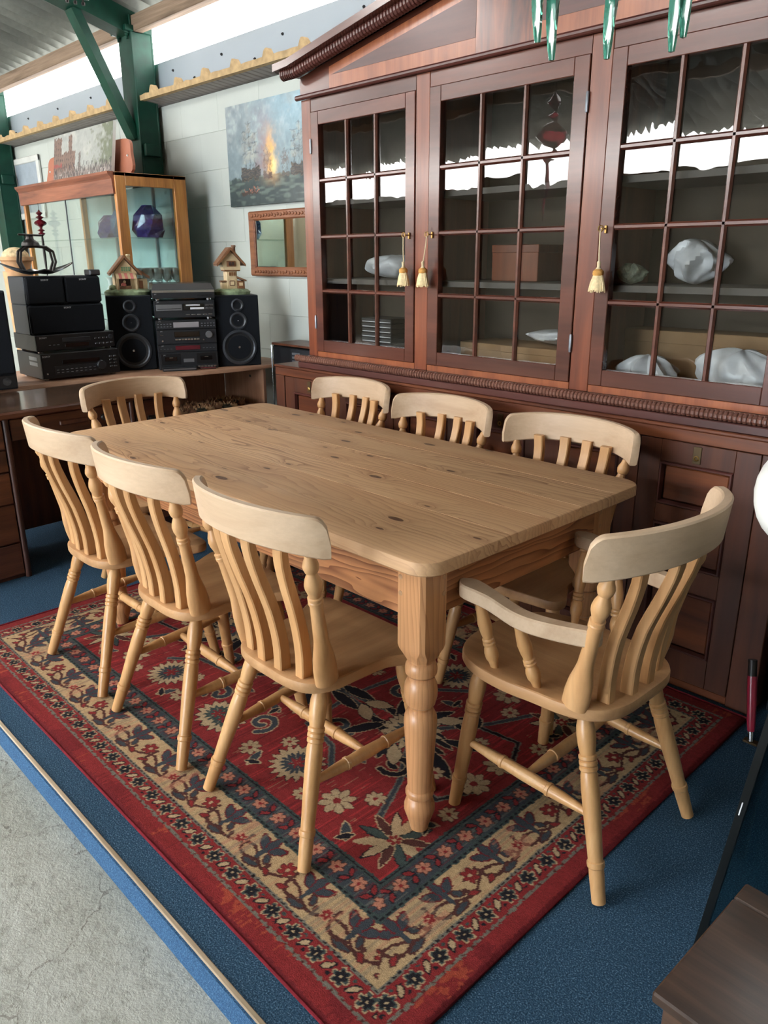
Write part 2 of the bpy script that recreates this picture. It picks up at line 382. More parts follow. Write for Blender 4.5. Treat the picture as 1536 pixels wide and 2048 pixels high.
    def mesh(s, name, mat, smooth=True, ang=32):
        me = bpy.data.meshes.new(name); me.from_pydata(s.v, [], s.f); me.update()
        if mat: me.materials.append(MATS[mat])
        if smooth:
            me.polygons.foreach_set('use_smooth', [True]*len(me.polygons))
            try: me.set_sharp_from_angle(angle=math.radians(ang))
            except Exception: pass
        return me
    def build(s, name, mat, parent=None, smooth=True):
        o = bpy.data.objects.new(name, s.mesh(name, mat, smooth)); COL.objects.link(o)
        if parent: o.parent = parent
        return o
def tag(o, label, cat, group=None):
    o['label'] = label; o['category'] = cat
    if group: o['group'] = group
    return o
def thing(name, label, cat, loc=(0, 0, 0), rz=0, group=None):
    o = bpy.data.objects.new(name, None); COL.objects.link(o); o.empty_display_size = .1
    o.location = loc; o.rotation_euler = (0, 0, rz); return tag(o, label, cat, group)
def struct(o): o['kind'] = 'structure'; return o
def inst(name, me, parent=None, loc=(0, 0, 0), rot=None, scale=None):
    o = bpy.data.objects.new(name, me); COL.objects.link(o); o.location = loc
    if rot: o.rotation_euler = rot
    if scale: o.scale = scale
    if parent: o.parent = parent
    return o
def dup(root, loc, rz, label, group=None):
    r = root.copy(); COL.objects.link(r); r.location = loc; r.rotation_euler = (0, 0, rz); r['label'] = label
    if group: r['group'] = group
    for ch in list(root.children):
        c = ch.copy(); COL.objects.link(c); c.parent = r
        for g in ch.children:
            d = g.copy(); COL.objects.link(d); d.parent = c
    return r
def text_part(s, size, loc, rot, mat, parent, name='lettering', sx=1.0):
    cu = bpy.data.curves.new('txt', 'FONT'); cu.body = s; cu.size = size; cu.align_x = 'CENTER'; cu.align_y = 'CENTER'; cu.resolution_u = 2; cu.extrude = .0004
    t = bpy.data.objects.new('txt', cu); COL.objects.link(t)
    bpy.context.view_layer.update()
    me = bpy.data.meshes.new_from_object(t.evaluated_get(bpy.context.evaluated_depsgraph_get()))
    bpy.data.objects.remove(t); me.materials.clear(); me.materials.append(MATS[mat])
    o = inst(name, me, parent, loc, rot); o.scale = (sx, 1, 1); return o
def lerp(a, b, t): return a+(b-a)*t

# ------------------------------------------------------------------ the building
GZ = -.085                                     # concrete level; the carpeted platform is z = 0
X0, X1, YB, YF = -15.0, 5.0, 3.03, -5.7
struct(MB().box((X0, YF, GZ-.1), (X1, YB+.2, GZ)).build('floor', 'concrete'))
# carpeted platform, its riser and the edging batten
struct(MB().box((-6.6, .585, GZ), (2.6, YB, 0)).build('floor_carpet', 'blue_carpet'))
struct(MB().box((-6.6, .577, GZ), (2.6, .585, -.010)).build('trim_1', 'blue_riser'))
tm = MB()
x = -6.6
while x < 2.6:
    L = min(1.9, 2.6-x); tm.box((x+.001, .579, -.004), (x+L-.001, .590, .0035), .0015); x += L
struct(tm.build('trim_2', 'batten'))
# back wall: painted blocks, each a piece with recessed joints
WT = 2.375
wall = struct(MB().box((X0, YB+.006, GZ), (X1, YB+.2, WT-.01)).build('wall_back', 'cream_wall'))
bm_ = MB().box((-.2236, -.0012, -.1111), (.2236, .02, .1111), .0012).mesh('block', 'cream_wall')
CH = .223
for r in range(9):
    z = WT-.111-CH*r
    k = 0
    xx = -8.9+(.225 if r % 2 else 0)
    while xx < -3.0:
        inst('block', bm_, wall, (xx, YB+RNG.uniform(-.0012, .0012), z)); xx += .448
# ribbed soffit panel and its cut foam edge above the wall
sf = MB(); R = []
xx = X0
while xx < X1:
    for dx, dz in ((0, 0), (.035, 0), (.04, .006), (.05, .006), (.055, 0)):
        R.append([(xx+dx, YB+.1, WT+dz), (xx+dx, 2.885, WT+.025+dz), (xx+dx, 2.885, WT+.03+dz), (xx+dx, YB+.1, WT+.02+dz)])
    xx += .06
sf.rings(R); struct(sf.build('trim_3', 'soffit_metal', smooth=False))
fm = MB(); R = []
xx = X0; top = []
while xx < X1:
    for dx, h in ((0, .030), (.045, .034), (.10, .031), (.16, .033), (.212, .031), (.225, .058), (.236, .070), (.252, .071), (.266, .055), (.283, .032)):
        top.append((xx+dx, h+RNG.uniform(-.003, .003)))
    xx += .3195
for x_, h in top:
    R.append([(x_, 2.868, WT+.020), (x_, 2.905, WT+.020), (x_, 2.905, WT+.022+h), (x_, 2.868, WT+.022+h)])
fm.rings(R, True, True); struct(fm.build('trim_4', 'foam', smooth=False))
struct(MB().box((X0, 2.91, WT+.03), (X1, 3.02, WT+.035)).build('trim_5', 'dark_gap'))
# grey cladding sheet with its fixings, then the translucent strip
gs = struct(MB().box((X0, YB, WT+.03), (X1, YB+.02, 2.640)).build('wall_cladding', 'grey_sheet'))
bolt = MB().lathe([(0, .008), (.5, .008), (.6, .004), (1, .003)], (0, 0, 0), (0, -.012, 0), 8).mesh('bolt', 'dark_gap')
for i in range(26):
    inst('bolt', bolt, gs, (-9.2+i*.31+RNG.uniform(-.05, .05), YB, 2.52+(.05 if i % 2 else -.03)))
def strip(name, x0, x1, y, z0, z1, s, mat):
    m = MB(); R = []; x_ = x0; k = 0
    while x_ <= x1:
        d = .018*math.sin(2*PI*(x_-x0)/.146)*s
        R.append([(x_, y+d, z0), (x_, y+d, z1), (x_, y+d+.01*s, z1), (x_, y+d+.01*s, z0)]); x_ += .146/6
    m.rings(R); return struct(m.build(name, mat))
strip('window_1', X0, X1, YB+.04, 2.60, 3.02, 1, 'daylight_near')
struct(MB().box((X0, 2.855, 2.800), (X1, 2.925, 2.895), .004).build('trim_6', 'purlin_wood'))
# corrugated roof: two slopes with unseen glowing sheets added in the far slope for top light
PT = math.tan(math.radians(15.4)); YR = (YB+YF)/2; ZE = 2.905
def roofz(y): return ZE+(2.95-y)*PT if y > YR else ZE+(2.95-YR)*PT-(YR-y)*PT
def roof(name, x0, x1, ya, yb, mat, lift=0):
    m = MB(); R = []; x_ = x0
    while x_ <= x1+1e-6:
        d = .036*math.sin(2*PI*x_/.146)+.036+lift
        R.append([(x_, ya, roofz(ya)+d), (x_, yb, roofz(yb)+d), (x_, yb, roofz(yb)+d+.008), (x_, ya, roofz(ya)+d+.008)]); x_ += .146/8
    m.rings(R); return struct(m.build(name, mat))
roof('ceiling', X0, X1, 3.12, YR+.001, 'fibre_roof')
roof('ceiling_far', X0, X1, YR-.001, YF-.1, 'fibre_roof')
for i, y in enumerate((1.55, .15, -1.25, -2.7, -4.1)):
    struct(MB().box((X0, y-.035, roofz(y)-.10), (X1, y+.035, roofz(y)-.003), .004).build('trim_%d' % (7+i), 'purlin_wood'))
for k, xa in enumerate(range(-13, -3, 3)): roof('window_%d' % (4+k), xa, xa+1.168, YR-.05, -3.1, 'roof_fill_glow', -.012)  # emissive sheets added out of view to light floor and table from above
# far side wall (seen only in the glass), its strip, and the end walls
DXA, DXB, DZT = -3.3, -.5, 2.30      # unseen open doorway added behind the photographer for low frontal fill
fwm = MB().box((X0, YF-.2, GZ), (DXA, YF, 2.48)).box((DXB, YF-.2, GZ), (X1, YF, 2.48)).box((DXA, YF-.2, DZT), (DXB, YF, 2.48))
struct(fwm.build('wall_front', 'beige_sheet'))
strip('window_3', X0, -.4, YF-.02, 2.48, 3.02, -1, 'daylight_strip')
struct(MB().box((-.4, YF-.1, 2.40), (X1, YF, 3.10)).build('wall_front_upper', 'beige_sheet'))
struct(MB().box((X1, YF, GZ), (X1+.2, YB+.2, 4.4)).build('wall_right', 'beige_sheet'))
lw = MB().box((X0-.2, YF, GZ), (X0, YB+.2, 4.4))
struct(lw.build('wall_left', 'beige_sheet'))
# portal frames: green steel columns with rafter and knee brace
def frame(x, label, withparts=True):
    t = thing('steel_portal_frame', label, 'steel frame', (x, 0, 0))
    m = MB(); zb, zt = GZ, 2.90
    m.box((-.09, 2.842, zb), (.09, 2.856, zt), .003).box((-.09, 2.985, zb), (.09, 3.0, zt), .003).box((-.007, 2.85, zb), (.007, 2.99, zt))
    # tapered side plates make it read as a boxed section
    m.box((.075, 2.85, zb), (.088, 2.99, zt-.05)).box((-.088, 2.85, zb), (-.075, 2.99, zt-.05))
    m.build('column', 'green_paint', t)
    def bar(name, p0, p1, wdt, dep):
        p0, p1 = Vector(p0), Vector(p1); d = (p1-p0).normalized(); u = Vector((1, 0, 0)); n = d.cross(u)
        R = [[p+u*a*wdt/2+n*b_*dep/2 for a, b_ in ((-1, -1), (1, -1), (1, 1), (-1, 1))] for p in (p0, p1)]
        return MB().rings(R, True, True).build(name, 'green_paint', t, smooth=False)
    bar('rafter', (0, 2.98, roofz(2.98)-.075), (0, YR, roofz(YR)-.075), .15, .14)
    bar('knee_brace', (0, 2.845, 2.17), (0, 2.50, roofz(2.50)-.14), .10, .055)
    MB().box((.088, 2.86, 2.05), (.125, 2.97, 2.13), .004).build('bracket', 'green_paint', t)
    pl = MB().box((-.11, 2.80, 2.80), (.11, 2.99, 2.835), .003).build('cap_plate', 'green_paint', t)
    for sx in (-.06, .06): MB().lathe([(0, .013), (.5, .013), (.55, .008), (1, .008)], (sx, 2.83, 2.80), (sx, 2.83, 2.76), 6).build('bolt', 'green_paint', t)
    return t
frame(-5.42, 'dark green steel column with knee brace rising behind the oak display cabinet')
frame(-8.18, 'dark green steel column at the left edge beside the silver frame')
# black hooked light bracket under the roof
lb = thing('hook_bracket', 'black hooked metal bracket hanging under the corrugated roof', 'bracket', (-5.0, 2.30, 2.88))
m = MB().tube([(0, -.05, .12), (0, -.06, 0), (.01, -.03, -.05), (.02, .04, -.055), (.03, .10, -.05), (.03, .12, .0), (.03, .12, .10)], .011, 7); m.build('frame_bar', 'iron_dark', lb)
for k in range(3): MB().lathe([(0, .006), (.6, .006), (.65, .012), (1, .010)], (.012+k*.006, -.02+k*.045, -.05), (.012+k*.006, -.02+k*.045, -.09), 8).build('hook', 'iron_dark', lb)

# ------------------------------------------------------------------ rug
LX, LY = 2.317, 1.600; RX0, RY0 = -3.035, .665
st = .003; nu, nv = int(LX/st)+1, int(LY/st)+1
U, V = np.meshgrid(np.linspace(0, LX, nu), np.linspace(0, LY, nv), indexing='ij')
def sm(shape, k):
    a = RNG.standard_normal((max(2, int(shape[0]/k[0])+3), max(2, int(shape[1]/k[1])+3)))
    xi = np.linspace(0, a.shape[0]-1.001, shape[0]); yi = np.linspace(0, a.shape[1]-1.001, shape[1])
    i0, j0 = xi.astype(int), yi.astype(int); fx, fy = (xi-i0)[:, None], (yi-j0)[None]
    fx = fx*fx*(3-2*fx); fy = fy*fy*(3-2*fy)
    return (a[i0][:, j0]*(1-fx)+a[i0+1][:, j0]*fx)*(1-fy)+(a[i0][:, j0+1]*(1-fx)+a[i0+1][:, j0+1]*fx)*fy
jit = .0013
Uw = U+jit*sm(U.shape, (2, 2)); Vw = V+jit*sm(U.shape, (2, 2))
img = np.zeros(U.shape+(3,))
def rgb(r, g, b_): return np.array([lin(r), lin(g), lin(b_)])
RED, RED2, BEI, NAV, GRY, CRM, BLK, PNK, BRN, ORG, GRN = rgb(126, 42, 43), rgb(102, 32, 37), rgb(174, 148, 112), rgb(58, 64, 70), rgb(108, 106, 96), rgb(172, 150, 118), rgb(30, 28, 34), rgb(176, 118, 96), rgb(78, 46, 42), rgb(172, 84, 56), rgb(60, 72, 70)
def paint(mask, col, a=1.0): img[mask] = img[mask]*(1-a)+col*a
du = np.minimum(Uw, LX-Uw); dv = np.minimum(Vw, LY-Vw); d = np.minimum(du, dv)
longside = dv <= du
pp = np.where(longside, Uw, Vw)
first = np.where(longside, Vw < LY/2, Uw < LX/2)
def per(target): 
    a = LX/round(LX/target); c = LY/round(LY/target)
    return np.where(longside, a, c)
img[:] = RED
ab = sm(U.shape, (1.6, 60)); ab2 = sm(U.shape, (26, 30)); ab3 = sm(U.shape, (3, 3))
paint((d < .058) & (ab2+.5*ab > .9) & (ab3 > -.3), ORG, .5); paint((d < .058) & (ab2+.4*ab < -.9), RED2, .6)
paint(d < .012, RED2)
paint((d > .052) & (d < .060), GRY); paint((d > .0535) & (d < .0585) & (np.mod(pp, .03) < .006), BRN)
def flower(pc, qc, r, n, col, out, mid, ph=0.0, inner=.55):
    rr = np.hypot(pc, qc); th = np.arctan2(qc, pc)+ph
    shp = r*(inner+(1-inner)*np.abs(np.cos(n*th/2)))
    paint(rr < shp+.003, out); paint(rr < shp, col)
    paint((np.abs(np.cos(n*th/2)) < .16) & (rr < shp), out, .8); paint(rr < r*.24, mid)
def leaf(pc, qc, ang, L, wd, col, out=None):
    a = pc*math.cos(ang)+qc*math.sin(ang); b_ = -pc*math.sin(ang)+qc*math.cos(ang)
    m_ = (np.abs(a) < L) & (np.abs(b_) < wd*(1-(a/L)**2))
    if out is not None: paint((np.abs(a) < L+.003) & (np.abs(b_) < wd*(1-(a/(L+.003))**2)+.0028), out)
    paint(m_, col)
# outer flower band
band = (d > .060) & (d < .116)
P = per(.076); pc = np.mod(pp, P)-P/2; far = 9.0
q = np.where(band, d-.088, far)
flower(pc, q, .021, 6, GRN, CRM, CRM)
flower(pc, q, .013, 6, BLK, BLK, CRM)
pc2 = np.mod(pp+P/2, P)-P/2
leaf(pc2, q, .9, .016, .006, CRM, BLK); leaf(np.where(band, pc2-.012, far), q+.014, 0, .006, .004, BLK); leaf(np.where(band, pc2+.012, far), q-.014, 0, .006, .004, GRN)
paint((d > .113) & (d < .122), GRY); paint((d > .1155) & (d < .1195) & (np.mod(pp, .016) < .009), BLK)
# main beige border with dark palmettes, red flowers and a running stem
main = (d > .122) & (d < .238)
paint(main, BEI); paint(main & (ab > .9), PNK, .35); paint(main & (ab < -1.1), GRY, .35)
P = per(.350); pc = np.mod(pp, P)-P/2; q = np.where(main, d-.180, far)
stem = np.abs(q-(-.020+.016*np.sin(2*PI*pc/(P/2)))) < .0045
paint(stem & main, BRN)
def palm(px, q, s_):
    a_ = px*s_
    for th in (2.5, .64, 1.57): leaf(a_-.022*math.cos(th), q-.008-.020*math.sin(th), th, .021, .0085, NAV, RED2)
    leaf(a_, q-.006, 1.57, .030, .006, NAV)
    for k in range(12):
        f_ = k/11; cx_, cq_ = .004-.052*math.sin(f_*1.75), -.020-.012*math.sin(f_*3.14)+.034*f_*f_
        paint(np.hypot(a_-cx_, q-cq_) < .0045, BRN)
    leaf(a_-.020, q+.004, 2.2, .011, .0055, NAV, BRN); leaf(a_-.002, q+.030, .15, .018, .0055, NAV, BRN); leaf(a_-.036, q+.012, 2.0, .010, .005, BRN)
palm((pc+.088)/1.3, (q+.004)/1.3, 1); palm((pc-.088)/1.3, (q+.004)/1.3, 1)
pcg = np.mod(pp+P/2, P)-P/2
paint(main & (np.abs(pcg) < .045) & (ab > .3), GRY, .4); paint(main & (np.abs(pcg) < .045) & (ab < -.5), PNK, .45)
flower(pc, q-.006, .023, 6, RED, BRN, CRM); 
pc3 = np.mod(pp+P/2, P)-P/2
flower(pc3, q+.012, .014, 6, RED, PNK, CRM)
leaf(pc-.030, q+.034, .5, .014, .006, RED, BRN); leaf(pc+.034, q+.034, -.5, .014, .006, RED, BRN)
paint((d > .232) & (d < .246), GRN); paint((d > .236) & (d < .242) & (np.mod(pp, .02) < .012), BLK)
# inner navy band with pink flowers
inn = (d > .246) & (d < .308)
paint(inn, NAV); paint(inn & (ab2 > .5), GRN, .6); paint(inn & (ab > .6), RED2, .45); paint(inn & (ab < -.7), GRY, .5)
P = per(.076); pc = np.mod(pp, P)-P/2; q = np.where(inn, d-.277, far)
flower(pc, q, .020, 6, PNK, BRN, RED); pc2 = np.mod(pp+P/2, P)-P/2
leaf(pc2, q+.012, .8, .014, .006, RED, BLK); leaf(pc2, q-.013, -.8, .014, .006, RED, BLK)
paint((d > .306) & (d < .320), GRN); paint((d > .311) & (d < .315), BLK)
# red field
fld = d > .320
paint(fld, RED); paint(fld & (ab > 1.0), rgb(170, 52, 54), .7); paint(fld & (ab < -1.0), RED2, .8); paint(fld & (sm(U.shape, (1.0, 18)) > 1.7), CRM, .35)
cu, cv = LX/2, LY/2
fu, fv = np.abs(Uw-cu), np.abs(Vw-cv)
fu = np.where(fld, fu, far)
def burst(a, b_, r, n, c1, c2, c3):
    rr = np.hypot(a, b_); th = np.arctan2(b_, a)
    saw = np.abs(np.mod(n*th/(2*PI), 1)-.5)*2
    paint(rr < r*(.70+.30*saw)+.004, BLK); paint(rr < r*(.70+.30*saw), c1); paint(rr < r*(.42+.22*saw), c2); paint(rr < r*.22*(1+.5*np.cos(6*th)), c3); paint((rr < r*.45) & (np.abs(np.cos(3*th)) < .1), c1, .7)
def vine(pts, wd, col, out):
    for k in range(len(pts)-1):
        (a0, b0), (a1, b1) = pts[k], pts[k+1]; L2 = (a1-a0)**2+(b1-b0)**2
        t = np.clip(((fu-a0)*(a1-a0)+(fv-b0)*(b1-b0))/L2, 0, 1); dd = np.hypot(fu-a0-t*(a1-a0), fv-b0-t*(b1-b0))
        paint(dd < wd+.004, out)
    for k in range(len(pts)-1):
        (a0, b0), (a1, b1) = pts[k], pts[k+1]; L2 = (a1-a0)**2+(b1-b0)**2
        t = np.clip(((fu-a0)*(a1-a0)+(fv-b0)*(b1-b0))/L2, 0, 1); dd = np.hypot(fu-a0-t*(a1-a0), fv-b0-t*(b1-b0))
        paint(dd < wd, col)
def spiral(c, r, turns, a0, sg):
    return [(c[0]+r*(1-.75*t)*math.cos(a0+sg*turns*2*PI*t), c[1]+r*(1-.75*t)*math.sin(a0+sg*turns*2*PI*t)) for t in np.linspace(0, 1, 18)]
vine([(.10, .0), (.30, .02), (.52, .06), (.62, .20), (.68, .33)], .006, NAV, GRY)
vine([(.20, .05), (.22, .2), (.36, .22), (.45, .30)], .006, NAV, GRY); vine([(.60, .16), (.74, .18), (.80, .06)], .005, BLK, GRY)
vine(spiral((.30, .14), .055, 1.1, 0, 1), .009, NAV, CRM); vine(spiral((.56, .15), .05, 1.1, 2, -1), .009, BLK, CRM); vine(spiral((.12, .30), .05, 1.1, 1, -1), .009, NAV, CRM)
for a, b_, ang in ((.40, .045, .2), (.55, .03, -.2), (.47, .10, 1.2), (.36, .09, 2.0), (.20, .03, .1), (.10, .09, 1.0), (.64, .06, .4)):
    leaf(fu-a, fv-b_, ang, .075, .020, BLK, CRM)
for a, b_, ang in ((.43, .02, .0), (.30, .03, .5), (.52, .12, .8), (.05, .04, .8)):
    leaf(fu-a, fv-b_, ang, .05, .022, CRM, BLK)
burst(fu-.0, fv-.0, .15, 20, CRM, BLK, RED); burst(fu-.475, fv-.0, .10, 16, CRM, NAV, RED)
burst(fu-.355, fv-.345, .085, 18, CRM, NAV, RED); burst(fu-.02, fv-.37, .075, 14, CRM, GRN, RED)
# corner sprays of radiating leaves
for k in range(11):
    an = 2*PI*k/11; leaf(fu-.768-.052*math.cos(an), fv-.364-.052*math.sin(an), an, .048, .012, (CRM, GRN, BRN, CRM)[k % 4], BLK if k % 2 else CRM)
flower(fu-.768, fv-.364, .020, 6, RED, CRM, CRM)
for a, b_, r in ((.559, .371, .050), (.767, .059, .048), (.624, .293, .030), (.66, .10, .028), (.20, .40, .034), (.47, .42, .026), (.14, .17, .030), (.80, .20, .028), (.26, .30, .026)):
    flower(fu-a, fv-b_, r, 8, CRM, BRN, RED, .2, .62)
for a, b_, s_ in ((.66, .43, .7), (.78, .27, -.6), (.46, .20, .3), (.25, .42, 1.2), (.08, .22, .2)):
    leaf(fu-a, fv-b_, s_, .035, .012, NAV, CRM); leaf(fu-a-.012, fv-b_-.014, s_+1.4, .024, .009, BLK, CRM)
img *= (1+.10*sm(U.shape, (1.2, 1.2)))[..., None]; img *= (1+.05*sm(U.shape, (40, 5)))[..., None]
img = np.clip(img, .002, 1)
Z = .0078+np.clip(.0004*sm(U.shape, (30, 30)), -.0006, .0006)-.005*np.clip(1-d/.012, 0, 1)
co = np.stack([U-LX/2, V-LY/2, Z], -1).reshape(-1, 3)
idx = np.arange(nu*nv).reshape(nu, nv)
quads = np.stack([idx[:-1, :-1], idx[1:, :-1], idx[1:, 1:], idx[:-1, 1:]], -1).reshape(-1, 4)
def gridmesh(name, co, quads, cols, mat, smooth=False):
    me = bpy.data.meshes.new(name); n = len(quads)
    me.vertices.add(len(co)); me.vertices.foreach_set('co', np.ascontiguousarray(co, dtype=np.float32).ravel())
    me.loops.add(n*4); me.loops.foreach_set('vertex_index', quads.astype(np.int32).ravel())
    me.polygons.add(n); me.polygons.foreach_set('loop_start', np.arange(0, n*4, 4, dtype=np.int32))
    try: me.polygons.foreach_set('loop_total', np.full(n, 4, dtype=np.int32))
    except Exception: pass
    me.update(calc_edges=True)
    a_ = me.color_attributes.new('Col', 'FLOAT_COLOR', 'POINT')
    c4 = np.ones((len(co), 4), dtype=np.float32); c4[:, :3] = cols.reshape(-1, 3); a_.data.foreach_set('color', c4.ravel())
    me.materials.append(MATS[mat]); me.polygons.foreach_set('use_smooth', [smooth]*n); return me
rug = thing('area_rug', 'red and beige patterned oriental rug under the dining table', 'rug', (RX0+LX/2, RY0+LY/2, 0))
inst('pile', gridmesh('pile', co, quads, img, 'rug_pile', True), rug)
rb = MB(); hx, hy = LX/2, LY/2
rb.tube([(-hx, -hy, .0043), (hx, -hy, .0043), (hx, hy, .0043), (-hx, hy, .0043), (-hx, -hy, .0043)], .0042, 8)
rb.build('bound_edge', 'rug_bind', rug)
RUGZ = .0085

# ------------------------------------------------------------------ dining table
TX1, TY0 = -.996, 1.081; TL, TW, TH = 1.826, .9035, .772
tb = thing('dining_table', 'long scrubbed pine farmhouse dining table with turned legs', 'table', (TX1-TL/2, TY0+TW/2, RUGZ))
hl, hw, th_ = TL/2, TW/2, TH-RUGZ
cr = .062
def outline(y0, y1):
    # the part of the rounded rectangle between y0 and y1 (table local), with flags for outer edges
    pts = []
    def side(sx, ys):
        for y in ys:
            ex = hl
            if y < -hw+cr: ex = hl-cr+math.sqrt(max(0, cr*cr-(-hw+cr-y)**2))
            if y > hw-cr: ex = hl-cr+math.sqrt(max(0, cr*cr-(y-hw+cr)**2))
            pts.append((sx*ex, y))
    ys = [y0]
    for k in range(1, 8):
        a = k/8*PI/2
        for yy in (-hw+cr-cr*math.cos(a), hw-cr+cr*math.sin(a)):
            if y0+.004 < yy < y1-.004: ys.append(yy)
    ys = sorted(set(ys))+[y1]
    side(1, ys); side(-1, list(reversed(ys))); return pts, len(ys)
bounds = [-hw, -.305, -.166, -.010, .130, .292, hw]
for i in range(6):
    pts, n = outline(bounds[i]+.0004, bounds[i+1]-.0004)
    offs = []
    for k in range(2*n):
        outer = (k < n-1) or (n <= k < 2*n-1)
        if k == n-1: outer = (i == 5)
        if k == 2*n-1: outer = (i == 0)
        offs.append(.007 if outer else .0006)
    m = MB().prism(pts, th_-.034, th_, offs)
    m.build('plank', 'pine_top', tb)
ap0, ap1 = th_-.034-.135, th_-.034
for sy in (-1, 1): MB().box((-hl+.14, sy*(hw-.058), ap0), (hl-.14, sy*(hw-.082), ap1), .002).build('apron', 'pine_apron_x', tb)
for sx in (-1, 1): MB().box((sx*(hl-.068), -hw+.13, ap0), (sx*(hl-.092), hw-.13, ap1), .002).build('apron', 'pine_apron_y', tb)
# leg: square block with a lamb's-tongue end, then turned
lm = MB(); a, c = .0435, .009
def sqring(z, s_, ch): return [(-s_+ch, -s_, z), (s_-ch, -s_, z), (s_, -s_+ch, z), (s_, s_-ch, z), (s_-ch, s_, z), (-s_+ch, s_, z), (-s_, s_-ch, z), (-s_, -s_+ch, z)]
zb0 = .523-RUGZ
lm.rings([sqring(zb0-.040, .029, .015), sqring(zb0-.030, .0335, .0165), sqring(zb0-.018, .0385, .0165), sqring(zb0-.006, .0425, .012), sqring(zb0+.004, a, c), sqring(th_-.034, a, c)], True, True)
prof = [(.0, .0225), (.012, .0245), (.040, .033), (.058, .0385), (.072, .0385), (.090, .033), (.098, .0265), (.101, .0335), (.106, .0355), (.113, .0355), (.118, .0335), (.121, .0305), (.135, .0305), (.20, .034), (.28, .0385), (.312, .0405), (.330, .0395), (.345, .033), (.352, .0255), (.358, .0265), (.366, .035), (.385, .0395), (.402, .0405), (.420, .0385), (.434, .032), (.440, .0260), (.444, .033), (.450, .0375), (.460, .0385), (.470, .0375), (.478, .034), (.481, .031), (.492, .031)]
lm.lathe([(z/.492, r) for z, r in prof], (0, 0, 0), (0, 0, .492-RUGZ), 28)
legmesh = lm.mesh('leg', 'pine_leg', True, 24)
pegm = MB().lathe([(0, .0062), (.8, .0062), (1, .005)], (0, 0, -.002), (0, 0, .0012), 12).mesh('peg', 'pine_end')
for sx in (-1, 1):
    for sy in (-1, 1):
        lg = inst('leg', legmesh, tb, (sx*(hl-.103), sy*(hw-.098), 0))
        for z in (th_-.075, th_-.115):
            inst('peg', pegm, lg, (-sx*.026, sy*a, z), (-sy*PI/2, 0, 0)); inst('peg', pegm, lg, (sx*a, -sy*.026, z), (0, sx*PI/2, 0))

# ------------------------------------------------------------------ chairs
LEGP = [(0, .0145), (.03, .0165), (.07, .0205), (.12, .0215), (.17, .0200), (.215, .0172), (.222, .0205), (.238, .0208), (.246, .0178), (.252, .0205), (.268, .0208), (.276, .0178), (.282, .0205), (.298, .0205), (.306, .0175), (.33, .0195), (.40, .0205), (.55, .0195), (.70, .0175), (.775, .0168), (.780, .0195), (.795, .0200), (.808, .0195), (.814, .0170), (.86, .0172), (.95, .0160), (1, .0155)]
STRP = [(0, .0085), (.06, .0098), (.22, .0140), (.30, .0150), (.305, .0172), (.325, .0172), (.33, .0150), (.36, .0150), (.5, .0162), (.64, .0150), (.67, .0150), (.675, .0172), (.695, .0172), (.70, .0150), (.78, .0140), (.94, .0098), (1, .0085)]
POSTP = [(0, .026), (.10, .0262), (.20, .0245), (.28, .0205), (.34, .0178), (.45, .0165), (.60, .0150), (.635, .0148), (.640, .0172), (.660, .0175), (.668, .0158), (.674, .0172), (.690, .0172), (.696, .0135), (.715, .0150), (.755, .0195), (.785, .0205), (.82, .0180), (.86, .0122), (.875, .0112), (.882, .0150), (.895, .0165), (.92, .0185), (.945, .0165), (.97, .0125), (1, .0105)]
def seat_mesh(outl, ztop, thick, name='seat'):
    m = MB(); n = len(outl); cx_ = sum(p[0] for p in outl)/n; cy_ = sum(p[1] for p in outl)/n
    def sc_(k, z): return [(cx_+(p[0]-cx_)*k, cy_+(p[1]-cy_)*k, z) for p in outl]
    R = [sc_(.955, ztop-thick), sc_(.985, ztop-thick+.003), sc_(1.0, ztop-thick+.010), sc_(1.0, ztop-.008), sc_(.993, ztop-.002), sc_(.975, ztop), sc_(.80, ztop-.002), sc_(.5, ztop-.006), sc_(.2, ztop-.007)]
    return m.rings(R, True, True)
def smooth_outline(ctrl, n=8):
    # closed Catmull-Rom through control points
    out = []; k = len(ctrl)
    for i in range(k):
        p0, p1, p2, p3 = [np.array(ctrl[(i+j-1) % k]) for j in range(4)]
        for t in np.linspace(0, 1, n, endpoint=False):
            out.append(tuple(.5*((2*p1)+(-p0+p2)*t+(2*p0-5*p1+4*p2-p3)*t*t+(-p0+3*p1-3*p2+p3)*t**3)))
    return out
def crest(halfw, yend, ymid, zb, rise, hgt, thick=.022):
    m = MB(); R = []
    N = 56; tl = [math.sin(PI/2*(-1+2*i/N)) if False else -1+2*i/N for i in range(N+1)]
    for t in tl:
        x = halfw*math.sin(t*1.12)/math.sin(1.12); y = ymid+(yend-ymid)*(1-math.cos(t*1.12))/(1-math.cos(1.12))
        tx = Vector((halfw*math.cos(t*1.12), (yend-ymid)*math.sin(t*1.12)*1.12/(1-math.cos(1.12))*math.sin(1.12)/1.12, 0)).normalized()
        n = Vector((-tx.y, tx.x, 0))      # towards the sitter
        b0 = zb+rise*(1-t*t); t0 = b0+hgt-.006*(1-t*t)
        e = abs(t)
        if e > .86: t0 -= .058*(1-math.sqrt(max(0, 1-((e-.86)/.14)**2)))
        if e > .93: b0 += .004*(e-.93)/.07
        lean = -.010
        def P(w_, z): return (x+n.x*(w_+lean*(z-zb)/.09), y+n.y*(w_+lean*(z-zb)/.09), z)
        h2 = thick/2; c = .004; t0 = max(t0, b0+.02)
        R.append([P(-h2, b0+c), P(-h2+c, b0), P(h2-c, b0), P(h2, b0+c), P(h2, t0-c), P(h2-c, t0), P(-h2+c, t0), P(-h2, t0-c)])
    return m.rings(R, True, True)
